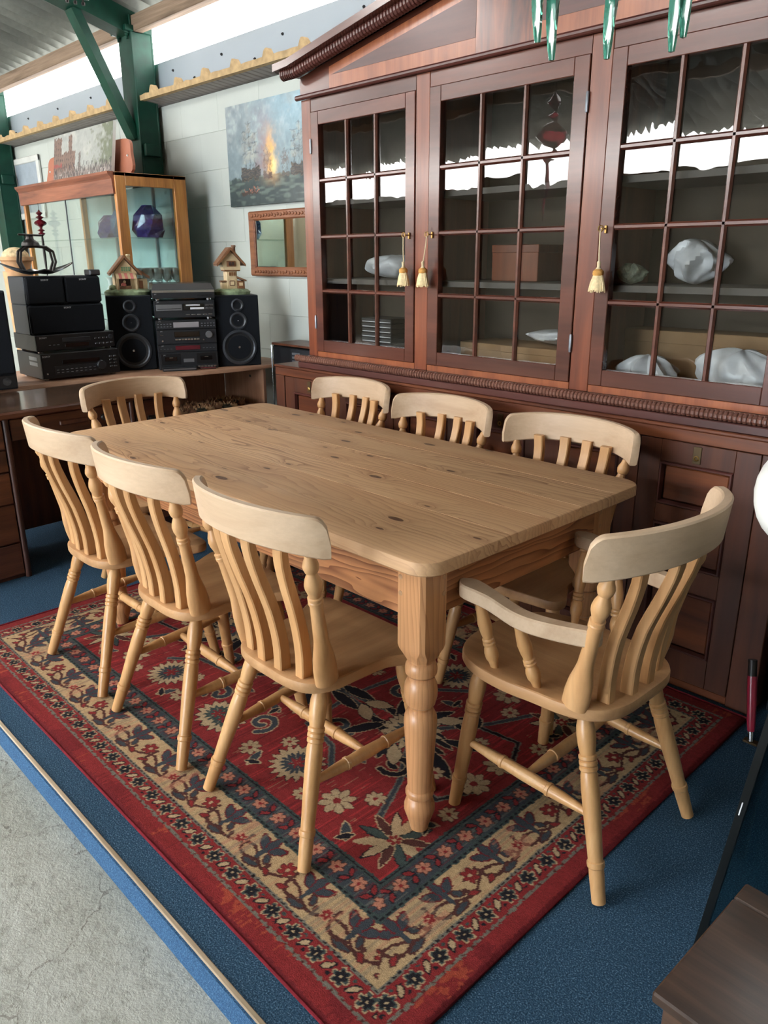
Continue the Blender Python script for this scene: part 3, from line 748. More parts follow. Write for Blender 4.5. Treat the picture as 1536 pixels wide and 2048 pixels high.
def slat(x0, x1, ys, w0=.029, w1=.034, d0=.033, d1=.019, zs=(.44, .80)):
    m = MB(); R = []; N = 12
    path = np.array(ys)      # list of (y, z)
    tt = np.linspace(0, 1, len(path))
    for i in range(N+1):
        t = i/N; y = np.interp(t, tt, path[:, 0]); z = np.interp(t, tt, path[:, 1]); x = lerp(x0, x1, t)
        tn = np.clip(np.array([np.interp(min(1, t+.06), tt, path[:, 0])-np.interp(max(0, t-.06), tt, path[:, 0]), np.interp(min(1, t+.06), tt, path[:, 1])-np.interp(max(0, t-.06), tt, path[:, 1])]), -9, 9)
        tn = tn/np.hypot(*tn); ny, nz = tn[1], -tn[0]
        w_, dd = lerp(w0, w1, t)/2, lerp(d0, d1, t)/2; c = .003
        R.append([(x+a_, y+ny*b_, z+nz*b_) for a_, b_ in ((-w_+c, -dd), (w_-c, -dd), (w_, -dd+c), (w_, dd-c), (w_-c, dd), (-w_+c, dd), (-w_, dd-c), (-w_, -dd+c))])
    return m.rings(R, True, True)
def smoothpath(pts, n=12):
    p = np.array(pts); t = np.linspace(0, len(p)-1, n); out = []
    for q in t:
        i = min(int(q), len(p)-2); f = q-i; p0, p1, p2, p3 = p[max(i-1, 0)], p[i], p[i+1], p[min(i+2, len(p)-1)]
        out.append(tuple(.5*((2*p1)+(-p0+p2)*f+(2*p0-5*p1+4*p2-p3)*f*f+(-p0+3*p1-3*p2+p3)*f**3)))
    return out
def post(p0, p1, name, parent, flat=1.0):
    m = MB().lathe(POSTP, p0, p1, 18)
    # the flared foot of the post is flattened and squared towards the slats
    v = []
    for q in m.v:
        t = (q[2]-p0[2])/(p1[2]-p0[2]); k = max(0, min(1, (.34-t)/.2))
        ax = lerp(p0[0], p1[0], t); v.append((ax+(q[0]-ax)*(1-.22*k), q[1]+k*(q[1]-lerp(p0[1], p1[1], t))*.22, q[2]))
    m.v = v; return m.build(name, 'beech_slat', parent)
def chair_frame(t, rear, front, rtop, ftop, zt, zs=.19):
    # four legs, two side stretchers, one cross stretcher
    ends = {}
    for s_ in (-1, 1):
        for nm, ft, tp in (('r', rear, rtop), ('f', front, ftop)):
            a_ = (s_*tp[0], tp[1], zt); b_ = (s_*ft[0], ft[1], 0); ends[nm, s_] = (Vector(a_), Vector(b_))
            MB().lathe(LEGP, a_, b_, 18).build('leg', 'beech_leg', t)
    def at(nm, s_, z): a_, b_ = ends[nm, s_]; return b_+(a_-b_)*(z/zt)
    mids = []
    for s_ in (-1, 1):
        p, q = at('r', s_, zs), at('f', s_, zs+.015); mids.append((p+q)/2)
        MB().lathe(STRP, p, q, 14).build('side_stretcher', 'beech_leg', t)
    MB().lathe(STRP, mids[0], mids[1], 14).build('cross_stretcher', 'beech_leg', t)
def make_side_chair(label, loc, rz, group):
    t = thing('dining_chair', label, 'chair', loc, rz, group)
    ZS = .44-RUGZ
    ol = smooth_outline([(0, -.150), (.085, -.147), (.140, -.125), (.168, -.075), (.172, .0), (.178, .085), (.205, .140), (.222, .180), (.205, .215), (.12, .226), (0, .228), (-.12, .226), (-.205, .215), (-.222, .180), (-.205, .140), (-.178, .085), (-.172, .0), (-.168, -.075), (-.140, -.125), (-.085, -.147)], 5)
    seat_mesh(ol, ZS, .032).build('seat', 'beech_seat', t)
    chair_frame(t, (.207, -.215), (.216, .213), (.128, -.085), (.165, .150), ZS-.030)
    crest(.236, -.130, -.220, .775-RUGZ, .022, .094).build('crest_rail', 'beech_rail', t)
    for k in (-1.5, -.5, .5, 1.5):
        yo = .026*(abs(k)-.5)
        path = smoothpath([(-.122+yo*.5, ZS-.005), (-.126+yo*.5, ZS+.07), (-.146+yo*.6, ZS+.16), (-.178+yo*.8, ZS+.25), (-.200+yo, ZS+.32), (-.206+yo*1.2, ZS+.372)], 13)
        slat(k*.066, k*.082, path).build('back_slat', 'beech_slat', t)
    for s_ in (-1, 1): post((s_*.152, -.083, ZS-.004), (s_*.200, -.160, ZS+.345), 'back_post', t)
    return t
CZ = RUGZ+.003
G_SIDE = 'side chairs round the pine table'
chair0 = make_side_chair('pale lath-back side chair nearest the camera, left of the front table leg', (-1.390, 1.090, CZ), 0, G_SIDE)
dup(chair0, (-1.925, 1.083, CZ), math.radians(-1), 'pale lath-back side chair in the middle of the near row')
dup(chair0, (-2.450, 1.090, CZ), 0, 'pale lath-back side chair at the far left end of the near row')
dup(chair0, (-1.325, 1.950, CZ), PI+math.radians(2), 'lath-back side chair between table and bookcase, closest to the armchair')
dup(chair0, (-1.885, 1.958, CZ), PI, 'lath-back side chair between table and bookcase, middle of its row')
dup(chair0, (-2.445, 2.010, CZ), PI, 'lath-back side chair between table and bookcase, farthest in its row')
dup(chair0, (-3.005, 1.545, RUGZ-.004), -PI/2, 'lath-back side chair at the far end of the table by the dark desk')
# armchair (carver)
ac = thing('armchair', 'pale lath-back carver armchair with curved arms at the near table end', 'chair', (-.872, 1.504, .004), PI/2+math.radians(-1))
ZS = .44-.004
ol = smooth_outline([(0, -.182), (.10, -.177), (.160, -.142), (.188, -.08), (.197, .0), (.206, .08), (.198, .165), (.165, .235), (.10, .274), (0, .286), (-.10, .274), (-.165, .235), (-.198, .165), (-.206, .08), (-.197, .0), (-.188, -.08), (-.160, -.142), (-.10, -.177)], 6)
seat_mesh(ol, ZS, .034).build('seat', 'beech_seat', ac)
chair_frame(ac, (.208, -.222), (.196, .222), (.140, -.105), (.165, .175), ZS-.032, .185)
crest(.254, -.142, -.252, .765, .022, .100, .024).build('crest_rail', 'beech_rail', ac)
for k in (-1.5, -.5, .5, 1.5):
    yo = .032*(abs(k)-.5)
    path = smoothpath([(-.150+yo*.5, ZS-.005), (-.154+yo*.5, ZS+.07), (-.172+yo*.6, ZS+.16), (-.206+yo*.8, ZS+.25), (-.230+yo, ZS+.32), (-.238+yo*1.2, ZS+.370)], 13)
    slat(k*.070, k*.090, path).build('back_slat', 'beech_slat', ac)
for s_ in (-1, 1):
    post((s_*.168, -.095, ZS-.004), (s_*.216, -.178, ZS+.340), 'back_post', ac)
    # arm: flat shaped board, high at the front, dipping towards the post
    R = []; N = 22
    for i in range(N+1):
        t = i/N; y = lerp(-.150, .186, t); x = s_*(.186+.048*math.sin(min(1, t*1.25)*PI/2))
        z = .632+.030*(1/(1+math.exp(-(t-.62)*14)))-.006*math.sin(PI*t)
        w_ = lerp(.016, .022, t)+.010*max(0, (t-.72)/.28)
        if t > .88: w_ *= math.sqrt(max(.02, 1-((t-.88)/.125)**2))
        h = lerp(.020, .017, t); c = .004
        R.append([(x+a_, y, z+b_-.012) for a_, b_ in ((-w_+c, -h), (w_-c, -h), (w_, -h+c), (w_, h-c), (w_-c, h), (-w_+c, h), (-w_, h-c), (-w_, -h+c))])
    MB().rings(R, True, True).build('arm', 'beech_rail', ac)
    SPP = [(0, .0095), (.10, .0125), (.14, .0165), (.20, .0172), (.26, .0150), (.30, .0115), (.31, .0150), (.335, .0155), (.35, .0125), (.365, .0148), (.385, .0145), (.40, .0118), (.48, .0150), (.58, .0168), (.70, .0140), (.85, .0105), (.90, .0100), (.905, .0130), (.93, .0130), (.94, .0105), (1, .0100)]
    MB().lathe(SPP, (s_*.168, .130, ZS-.003), (s_*.222, .150, .645), 14).build('arm_spindle', 'beech_leg', ac)
    MB().lathe(SPP, (s_*.168, .005, ZS-.003), (s_*.215, .045, .622), 14).build('arm_spindle', 'beech_leg', ac)

# ------------------------------------------------------------------ base cabinet under the bookcase
BY = 2.290; BXL, BXR, BT = -3.146, -.715, .882
bc = thing('base_cabinet', 'long dark walnut cabinet of panelled doors beneath the glazed bookcase', 'cabinet', ((BXL+BXR)/2, BY, .0))
hb = (BXR-BXL)/2
def bx(x): return x-(BXL+BXR)/2
m = MB().box((-hb+.005, .03, .012), (hb-.005, .50, BT-.02)).build('carcass', 'walnut_v', bc)
MB().box((-hb-.004, -.004, BT-.012), (hb+.004, .52, BT), .003).build('top_board', 'steel_grey' if False else 'walnut_h', bc)
MB().box((-hb, 0, .832), (hb, .03, BT-.012), .002).build('frieze_rail', 'walnut_h', bc)
for xa, xb in ((-hb, bx(-3.078)), (bx(-.800), hb)): MB().box((xa, 0, .0), (xb, .03, .831), .002).build('stile', 'walnut_v', bc)
MB().box((bx(-3.077), .006, .0), (bx(-.801), .03, .028), .002).build('plinth', 'walnut_h', bc)
nd = 6; dw = (3.076-.802)/nd
def panel_door(x0, x1, z0, z1):
    fr = MB(); y0, y1 = .004, .030; s_ = .072
    fr.box((x0, y0, z0), (x0+s_, y1, z1), .0015).box((x1-s_, y0, z0), (x1, y1, z1), .0015)
    cuts = [(z0+.012, .0), ]
    zz = [z0, z0+.10, .345, .425, .560, .620, .760, z1]   # rails and panel openings
    for a_, b_ in ((zz[0], zz[1]), (zz[2], zz[3]), (zz[4], zz[5]), (zz[6], zz[7])): fr.box((x0+s_, y0, a_), (x1-s_, y1, b_), .0015)
    d_ = fr.build('door', 'walnut_v', bc)
    for a_, b_ in ((zz[1], zz[2]), (zz[3], zz[4]), (zz[5], zz[6])):
        MB().box((x0+s_+.012, y0+.010, a_+.012), (x1-s_-.012, y1, b_-.012), .006).build('panel', 'walnut_h', d_)
        xa, xb = x0+s_, x1-s_
        R = []
        for (px_, pz_), (ix, iz) in zip(((xa, a_), (xb, a_), (xb, b_), (xa, b_)), ((1, 1), (-1, 1), (-1, -1), (1, -1))):
            R.append([(px_, y0-.001, pz_), (px_+ix*.003, y0-.006, pz_+iz*.003), (px_+ix*.008, y0-.006, pz_+iz*.008), (px_+ix*.013, y0+.008, pz_+iz*.013)])
        R.append(R[0]); MB().rings(R).build('panel_moulding', 'mahogany_dark', d_, smooth=False)
    xc = (x0+x1)/2
    MB().box((xc-.013, y0-.003, .768), (xc+.013, y0, .822), .001).build('lock_plate', 'dark_brass', d_)
    MB().ringxz((xc, y0-.003, .786), .0045, .0085, .004, 14).build('lock_ring', 'brass', d_)
for k in range(nd): panel_door(bx(-3.076)+k*dw+.001, bx(-3.076)+(k+1)*dw-.001, .030, .829)

# ------------------------------------------------------------------ glazed bookcase
UY = 2.350; UXL, UXR = -2.947, -.722; UC = (UXL+UXR)/2
bk = thing('glazed_bookcase', 'tall dark mahogany bookcase with three glazed doors and a pediment', 'bookcase', (UC, UY, BT))
def ux(x): return x-UC
def uz(z): return z-BT
hu = (UXR-UXL)/2
# front frame: stiles between doors and rails
SW = [(UXL, -2.884), (-2.2525, -2.1815), (-1.5005, -1.4265), (-.798, UXR)]
for xa, xb in SW: MB().box((ux(xa), 0, uz(.935)), (ux(xb), .03, uz(2.028)), .002).build('stile', 'mahogany_v', bk)
DX = [(-2.883, -2.2535), (-2.1805, -1.5015), (-1.4255, -.799)]
for xa, xb in DX:
    MB().box((ux(xa), .001, uz(.935)), (ux(xb), .03, uz(.9595)), .001).build('bottom_rail', 'mahogany_band', bk)
    MB().box((ux(xa), .001, uz(1.9755)), (ux(xb), .03, uz(2.028)), .001).build('top_rail', 'mahogany_h', bk)
# carcass: sides, back, shelves
for s_ in (-1, 1): MB().box((s_*hu, .03, uz(BT)+.001), (s_*(hu-.022), .42, uz(2.09)), .002).build('side_panel', 'mahogany_v', bk)
MB().box((-hu+.022, .405, uz(.90)), (hu-.022, .42, uz(2.09))).build('back_panel', 'cabinet_back', bk)
MB().box((-hu+.022, .03, uz(2.03)), (hu-.022, .405, uz(2.05))).build('inner_top', 'mahogany_h', bk)
MB().box((-hu+.022, .03, uz(.905)), (hu-.022, .405, uz(.93))).build('inner_floor', 'cabinet_shelf', bk)
for xx in (-2.217, -1.4635): MB().box((ux(xx)-.011, .035, uz(.93)), (ux(xx)+.011, .40, uz(2.03))).build('partition', 'mahogany_v', bk)
for xa, xb in ((UXL+.023, -2.229), (-2.205, -1.476), (-1.451, UXR-.023)):
    for z in (1.265, 1.60): MB().box((ux(xa), .06, uz(z)), (ux(xb), .40, uz(z)+.022), .001).build('shelf', 'cabinet_shelf', bk)
# doors
ROWZ = [1.014, 1.234, 1.467, 1.700, 1.921]
pane_cache = {}; PR = random.Random(4)
for di, ((xa, xb), (ga, gb)) in enumerate(zip(DX, ((-2.832, -2.306), (-2.124, -1.559), (-1.374, -.850)))):
    z0, z1 = .9605, 1.9745; fr = MB(); y0, y1 = -.004, .026
    fr.box((ux(xa)+.001, y0, uz(z0)), (ux(ga), y1, uz(z1)), .002).box((ux(gb), y0, uz(z0)), (ux(xb)-.001, y1, uz(z1)), .002)
    fr.box((ux(ga), y0, uz(z0)), (ux(gb), y1, uz(ROWZ[0])), .002).box((ux(ga), y0, uz(ROWZ[4])), (ux(gb), y1, uz(z1)), .002)
    dr = fr.build('door', 'mahogany_h', bk)
    cols = [lerp(ga, gb, k/3) for k in range(4)]; bw = .0095
    def bar(p0, p1, vert):
        m = MB()
        prof = [(-bw, .012), (-bw, .006), (-.004, -.002), (.004, -.002), (bw, .006), (bw, .012)]
        if vert: R = [[(p0[0]+a_, b_, z) for a_, b_ in prof] for z in (p0[1], p1[1])]
        else: R = [[(x_, b_, p0[1]+a_) for a_, b_ in prof] for x_ in (p0[0], p1[0])]
        m.rings(R, True, True); return m.build('glazing_bar', 'mahogany_h', dr, smooth=False)
    for k in (1, 2): bar((ux(cols[k]), uz(ROWZ[0])), (ux(cols[k]), uz(ROWZ[4])), True)
    for k in (1, 2, 3): bar((ux(ga), uz(ROWZ[k])), (ux(gb), uz(ROWZ[k])), False)
    for i in range(3):
        for j in range(4):
            w_ = (gb-ga)/6; h = (ROWZ[j+1]-ROWZ[j])/2; key = (di, j)
            if key not in pane_cache:
                # old drawn glass, very slightly uneven
                N = 6; vs = [(-w_+2*w_*a_/N, 0, -h+2*h*b_/N) for b_ in range(N+1) for a_ in range(N+1)]
                fs = [(b_*(N+1)+a_, b_*(N+1)+a_+1, (b_+1)*(N+1)+a_+1, (b_+1)*(N+1)+a_) for b_ in range(N) for a_ in range(N)]
                pane_cache[key] = MB().add(vs, fs).mesh('pane', 'old_pane')
            p = inst('pane', pane_cache[key], dr, ((ux(cols[i])+ux(cols[i+1]))/2, .013, (uz(ROWZ[j])+uz(ROWZ[j+1]))/2))
            p.rotation_euler = (PR.uniform(-.006, .006), 0, PR.uniform(-.007, .007))
    hx_ = ux(xa)+.001 if di == 0 else ux(xb)-.001
    for z in (1.094, 1.840): MB().lathe([(0, .004), (.1, .0055), (.9, .0055), (1, .004)], (hx_, -.006, uz(z)-.030), (hx_, -.006, uz(z)+.030), 8).build('hinge', 'steel_grey', dr)
    kx = ux(xb)-.026 if di == 0 else ux(xa)+.026
    ky = MB().box((kx-.004, y0-.006, uz(1.448)), (kx+.004, y0, uz(1.472)), .001)
    ky.lathe([(0, .0025), (1, .0025)], (kx, y0-.001, uz(1.462)), (kx, y0-.030, uz(1.462)), 8)
    ky.tube([(kx+.009*math.cos(a_), y0-.034, uz(1.462)+.009*math.sin(a_)) for a_ in np.linspace(0, 2*PI, 13)], .002, 6)
    ky.build('key', 'brass', dr)
# bead under the frieze, frieze, pediment
MB().lathe([(0, .006), (.003, .011), (.997, .011), (1, .006)], (-hu-.022, -.012, uz(2.036)), (hu+.022, -.012, uz(2.036)), 10).build('bead_moulding', 'mahogany_dark', bk)
APEX = .098; hc = hu+.055
def ped(x): return uz(2.095)+APEX*2.05*(1-abs(x)/hu)      # underside of the raking cornice
pts = [(-hu, uz(2.045)), (hu, uz(2.045)), (hu, ped(hu)+.02), (0, ped(0)+.02), (-hu, ped(-hu)+.02)]
MB().rings([[(x_, y_, z_) for x_, z_ in pts] for y_ in (-.002, .40)], True, True).build('frieze_board', 'mahogany_h', bk, smooth=False)
# veneers laid on the frieze: orange cross-banding, dark tapering panels and a figured centre block
vl = ux(-2.750); bl = ux(-1.966)
for s_ in (1, -1):
    a_, b_ = s_*vl, s_*bl
    band = [(a_, uz(2.047)), (b_, uz(2.047)), (b_, ped(b_)-.002), (a_, ped(a_)-.002)]
    MB().rings([[(x_, y_, z_) for x_, z_ in band] for y_ in (-.0022, -.0042)], True, True).build('cross_banding', 'mahogany_band', bk, smooth=False)
    tri = [(a_*.98, uz(2.098)), (b_, uz(2.098)), (b_, ped(b_)-.040), ]
    MB().rings([[(x_, y_, z_) for x_, z_ in tri] for y_ in (-.0044, -.0056)], True, True).build('veneer_panel', 'mahogany_dark', bk, smooth=False)
blk = [(bl+.001, uz(2.047)), (-bl-.001, uz(2.047)), (-bl-.001, ped(bl)), (0, ped(0)), (bl+.001, ped(bl))]
MB().rings([[(x_, y_, z_) for x_, z_ in blk] for y_ in (-.0024, -.0050)], True, True).build('centre_block', 'burr_wood', bk, smooth=False)
# raking cornice board and rope moulding (with a short level return at each end)
def rope(p0, p1, n, r, m):
    p0, p1 = Vector(p0), Vector(p1); ax = (p1-p0)
    for k in range(n):
        a_ = p0+ax*(k/n); b_ = p0+ax*((k+1)/n)
        m.lathe([(0, r*.80), (.2, r*.96), (.5, r), (.8, r*.96), (1, r*.80)], a_, b_+Vector((0, 0, .0)), 10, caps=False)
rp = MB(); cb = MB()
for s_ in (1, -1):
    xe = -s_*hc; xk = -s_*(hc-.085); zk = ped(xk)+.030
    rope((xe+s_*.012, -.062, zk-.008), (xk, -.050, zk-.004), 7, .024, rp); rope((xk, -.050, zk-.004), (0, -.050, ped(0)+.026), 64, .024, rp)
    path = [(xe-s_*.012, zk+.005), (xk, zk+.012), (0, ped(0)+.044)]
    R = []
    for x_, z_ in path: R.append([(x_, -.098, z_), (x_, -.098, z_+.028), (x_, .42, z_+.03), (x_, .42, z_-.004), (x_, -.03, z_-.008)])
    cb.rings(R, True, True)
rp.build('rope_moulding', 'mahogany_dark', bk)
cb.build('raking_cornice', 'mahogany_h', bk, smooth=False)
# moulding at the foot: dark cove band with a reeded roll above
MB().box((-hu-.012, -.062, uz(BT)+.001), (hu+.012, .03, uz(.910)), .003).build('cove_band', 'mahogany_dark', bk)
rd = MB(); rope((-hu-.035, -.052, uz(.926)), (hu+.035, -.052, uz(.926)), 162, .0165, rd); rd.build('reeded_moulding', 'reed_wood', bk)
MB().box((-hu-.004, -.05, uz(.910)), (hu+.004, .001, uz(.934)), .002).build('foot_board', 'mahogany_band', bk)

# tassels on the keys
def tassel(x, ky, tilt, label):
    t = thing('key_tassel', label, 'tassel', (x, UY-.04, 1.455), 0, 'tassels hanging on the bookcase keys')
    sw = tilt
    MB().tube([(0, 0, 0), (sw*.2, -.001, -.03), (sw*.7, -.002, -.075), (sw, -.002, -.095)], .0022, 6).build('cord', 'cord_cream', t)
    MB().lathe([(0, .005), (.15, .007), (.3, .006), (.7, .0055), (1, .011)], (sw, -.003, -.092), (sw, -.003, -.118), 12).build('head', 'cord_cream', t)
    MB().lathe([(0, .010), (.3, .017), (.7, .018), (1, .016)], (sw, -.003, -.116), (sw, -.003, -.136), 14).build('ruff', 'tassel_gold', t)
    s = MB()
    for k in range(34):
        a_ = 2*PI*k/34+RNG.uniform(-.05, .05); r0, r1 = .013, .027+RNG.uniform(-.002, .003); dz = RNG.uniform(-.004, .004)
        s.tube([(sw+r0*math.cos(a_), -.003+r0*.8*math.sin(a_), -.132), (sw+lerp(r0, r1, .6)*math.cos(a_), -.003+lerp(r0, r1, .6)*.7*math.sin(a_), -.158), (sw+r1*math.cos(a_), -.003+r1*.7*math.sin(a_), -.186+dz)], [.0028, .0032, .0026], 5)
    s.lathe([(0, .013), (.5, .020), (1, .024)], (sw, -.003, -.13), (sw, -.003, -.180), 14)
    o = s.build('skirt', 'tassel_cream', t); o['kind'] = 'stuff'
tassel(-2.279, 0, .004, 'cream and gold key tassel on the left bookcase door')
tassel(-2.152, 0, -.016, 'cream and gold key tassel on the middle bookcase door')
tassel(-1.399, 0, .006, 'cream and gold key tassel on the right bookcase door')

# what stands inside the bookcase
def crumple(name, label, c, r, mat, group=None, seed=0, flat=.0):
    rg = np.random.default_rng(seed); m = MB(); n, k_ = 40, 18; R = []
    fr_ = [(rg.integers(2, 9), rg.uniform(0, 6.3), rg.uniform(-3, 3), rg.uniform(.02, .07)) for _ in range(9)]
    for k in range(k_+1):
        a_ = -PI/2+PI*k/k_; a_ = max(-PI/2+.06, min(PI/2-.06, a_)); ring = []
        for i in range(n):
            th = 2*PI*i/n; j = 1+sum(am*math.sin(q*th+p+w2*a_*2) for q, p, w2, am in fr_)
            zz_ = r[2]*2*max(0, math.sin(a_*.5+PI/4))**1.5*(1+sum(am*.8*math.sin(q*th*.7+p*2) for q, p, w2, am in fr_)*math.cos(a_))
            ring.append((r[0]*math.cos(a_)*math.cos(th)*j*(1-.35*max(0, math.sin(a_))), r[1]*math.cos(a_)*math.sin(th)*j, max(zz_, 0)))
        R.append(ring)
    m.rings(R, True, True); o = m.build(name, mat, None); o.location = c; tag(o, label, 'bag' if 'bag' in name else 'ornament', group); return o
YI = UY+.22
crumple('plastic_bag', 'crumpled clear plastic bundle behind the right door, lowest shelf', (-.97, UY+.135, .931), (.13, .065, .085), 'plastic_wrap', None, 3)
crumple('plastic_bag', 'smaller white plastic bundle in the lower left of the right door', (-1.28, UY+.135, .931), (.10, .065, .065), 'plastic_wrap', None, 4)
crumple('plastic_bag', 'pale plastic bundle on the middle shelf of the right door', (-1.20, YI+.02, 1.288), (.09, .08, .070), 'plastic_wrap', None, 5)
crumple('plastic_bag', 'flat white plastic sheet over boxes behind the middle door', (-1.69, UY+.24, 1.0545), (.15, .09, .03), 'plastic_wrap', None, 6)
crumple('plastic_bag', 'pale wrapped bundle on the middle shelf of the left door', (-2.58, YI, 1.288), (.17, .09, .05), 'plastic_wrap', None, 8)
crumple('green_stone', 'lumpy grey green stone ornament at the lower left of the right door', (-1.375, UY+.14, 1.288), (.045, .045, .033), 'stone_green', None, 9)
def boxx(name, label, cat, a_, b_, mat):
    c = ((a_[0]+b_[0])/2, (a_[1]+b_[1])/2, a_[2]); t = thing(name, label, cat, c)
    dx, dy, dz = (b_[0]-a_[0])/2, (b_[1]-a_[1])/2, b_[2]-a_[2]
    MB().box((-dx, -dy, 0), (dx, dy, dz), .002).build('body', mat, t)
    MB().box((-dx-.002, -dy-.002, dz*.80), (dx+.002, dy+.002, dz+.003), .002).build('lid', mat, t); return t
boxx('cardboard_box', 'wide brown cardboard box filling the right door bottom shelf', 'box', (-1.44, UY+.25, .931), (-.80, UY+.39, 1.13), 'cardboard')
boxx('cardboard_box', 'brown cardboard box behind the lower left pane of the middle door', 'box', (-2.12, UY+.14, .931), (-1.90, UY+.36, 1.045), 'cardboard')
boxx('cardboard_box', 'low brown cardboard box under the white plastic, middle door', 'box', (-1.88, UY+.10, .931), (-1.50, UY+.38, 1.050), 'cardboard')
boxx('dark_case', 'dark case standing on the middle shelf behind the middle door', 'case', (-2.02, UY+.20, 1.288), (-1.80, UY+.36, 1.42), 'mahogany_v')
for k in range(9):
    o = MB().box((-.095+RNG.uniform(-.004, .004), -.07, 0), (.095, .07, .0205), .002).build('magazine', 'book_black'); o.location = (-2.565, UY+.15, .931+k*.0212)
    tag(o, 'thin black magazine, %s from the bottom of the stack behind the left door' % ('first', 'second', 'third', 'fourth', 'fifth', 'sixth', 'seventh', 'eighth', 'ninth')[k], 'magazine', 'stack of black magazines in the bookcase')
    MB().box((-.09, -.0712, .004), (.09, -.0702, .007)).build('page_edge', 'white_print', o)

# ------------------------------------------------------------------ dark kneehole desk at the far end of the table
DZ = .755
dk = thing('kneehole_desk', 'dark old oak kneehole desk with drawers at the far left', 'desk', (-3.485, 1.107, 0), math.radians(4))
# local: +x front (towards the table), y along the desk; the left pedestal ends at y = 0
MB().box((-.52, -.62, DZ-.028), (.035, .88, DZ), .006).build('desk_top', 'old_oak_h', dk)
MB().box((-.50, -.60, DZ-.001), (.012, .86, DZ+.002), .001).build('writing_surface', 'desk_top', dk)
MB().box((-.50, -.60, .0), (-.012, -.012, DZ-.029)).build('pedestal', 'old_oak_v', dk)
MB().box((-.50, .60, .0), (-.012, .86, DZ-.029)).build('pedestal', 'old_oak_v', dk)
MB().lathe([(0, .013), (1, .013)], (0, -.006, 0), (0, -.006, DZ-.03), 12).build('corner_bead', 'old_oak_v', dk)
MB().lathe([(0, .013), (1, .013)], (0, .594, 0), (0, .594, DZ-.03), 12).build('corner_bead', 'old_oak_v', dk)
MB().box((-.40, -.012, .09), (-.38, .60, DZ-.03)).build('back_panel', 'old_oak_v', dk)
def drawer(y0, y1, z0, z1, pull):
    d_ = MB().box((-.012, y0, z0), (.004, y1, z1), .003).build('drawer', 'old_oak_h', dk)
    yc = (y0+y1)/2; zc = (z0+z1)/2
    if pull == 'wood':
        MB().box((.002, yc-.07, zc-.012), (.012, yc+.07, zc+.012), .005).build('pull_recess', 'old_oak_v', d_)
        MB().lathe([(0, .010), (.4, .012), (.7, .016), (1, .012)], (.004, yc+.14, zc), (.030, yc+.14, zc), 12).build('knob', 'iron_dark', d_)
    else:
        MB().tube([(.004, yc-.04, zc), (.024, yc-.035, zc-.006), (.026, yc, zc-.012), (.024, yc+.035, zc-.006), (.004, yc+.04, zc)], .005, 7).build('handle', 'iron_dark', d_)
        MB().box((.003, yc-.05, zc-.014), (.006, yc+.05, zc+.014), .001).build('handle_plate', 'iron_dark', d_)
for z0, z1 in ((.02, .165), (.172, .345), (.352, .490), (.497, .590), (.597, .718)): drawer(-.585, -.022, z0, z1, 'iron')
drawer(.012, .585, .625, .720, 'wood')
for z0, z1 in ((.10, .33), (.335, .53), (.535, .72)): drawer(.612, .845, z0, z1, 'iron')

# ------------------------------------------------------------------ pale corner desk that carries the hi-fi
PZ = .766
pd = thing('corner_desk', 'pale beech veneer corner desk with curved front carrying the hi-fi', 'desk', (-4.0, 2.0, 0))
cur = [(.125, .76), (.123, .62), (.115, .46), (.085, .28), (.020, .09), (-.042, -.07), (-.085, -.25), (-.095, -.60), (-.095, -1.30), (-.70, -1.30), (-.70, .985), (.125, .985)]
MB().prism(cur, PZ-.020, PZ, .002).build('desk_top', 'beech_veneer', pd)
MB().box((-.31, .735, 0), (.118, .753, PZ-.021), .001).build('end_panel', 'beech_veneer_v', pd)
MB().box((-.33, -.05, 0), (-.312, .734, PZ-.021), .001).build('inner_panel', 'beech_veneer_v', pd)
MB().box((-.311, .02, .50), (.090, .734, .518), .001).build('shelf', 'beech_veneer', pd)
MB().box((-.62, -1.29, 0), (-.60, -.06, PZ-.021)).build('modesty_panel', 'beech_veneer_v', pd)
MB().lathe([(0, .008), (1, .008)], (-.02, .7365, .69), (-.02, .733, .69), 10).build('cable_hole', 'black_frame', pd)
# dried pods and cones on the shelf
ORD = ('first', 'second', 'third', 'fourth', 'fifth', 'sixth', 'seventh', 'eighth', 'ninth')
def pod(kind, x, y, s_, k):
    z = .5185; m = MB()
    if kind == 0:
        m.lathe([(0, .006), (.15, .02), (.45, .03), (.75, .022), (1, .008)], (0, 0, 0), (0, 0, .055), 12); mat = 'pod_brown'
    elif kind == 1:
        m.lathe([(0, .012), (.3, .030), (.6, .032), (.8, .020), (.9, .024), (1, .016)], (0, 0, 0), (0, 0, .04), 14); mat = 'pod_dark'
    else:
        m.ball((0, 0, .022), (.028, .022, .022), 10, 6); mat = 'pod_pale'
    o = m.build('dried_pod', mat); o.location = (x, y, z); o.scale = (s_, s_, s_); o.rotation_euler = (0, 0, k)
    sc_ = MB()
    for i in range(5):
        a_ = 2*PI*i/5; sc_.lathe([(0, .006), (.6, .004), (1, .001)], (.012*math.cos(a_), .012*math.sin(a_), .036), (.026*math.cos(a_), .026*math.sin(a_), .058), 5)
    sc_.build('husk_tips', 'pod_pale' if kind != 2 else 'pod_brown', o)
    tag(o, '%s seed pod, %s from left in the %s row on the desk shelf' % (('ribbed brown', 'dark lidded', 'pale round')[kind], ORD[k//3], ('back', 'middle', 'front')[k % 3]), 'seed pod', 'dried pods on the corner desk shelf')
kk = 0
for i in range(9):
    for j in range(3):
        pod((i+2*j) % 3, -4.005+j*.062-.012*i+RNG.uniform(-.008, .008), 2.12+i*.064+RNG.uniform(-.008, .008), RNG.uniform(.85, 1.15), kk); kk += 1

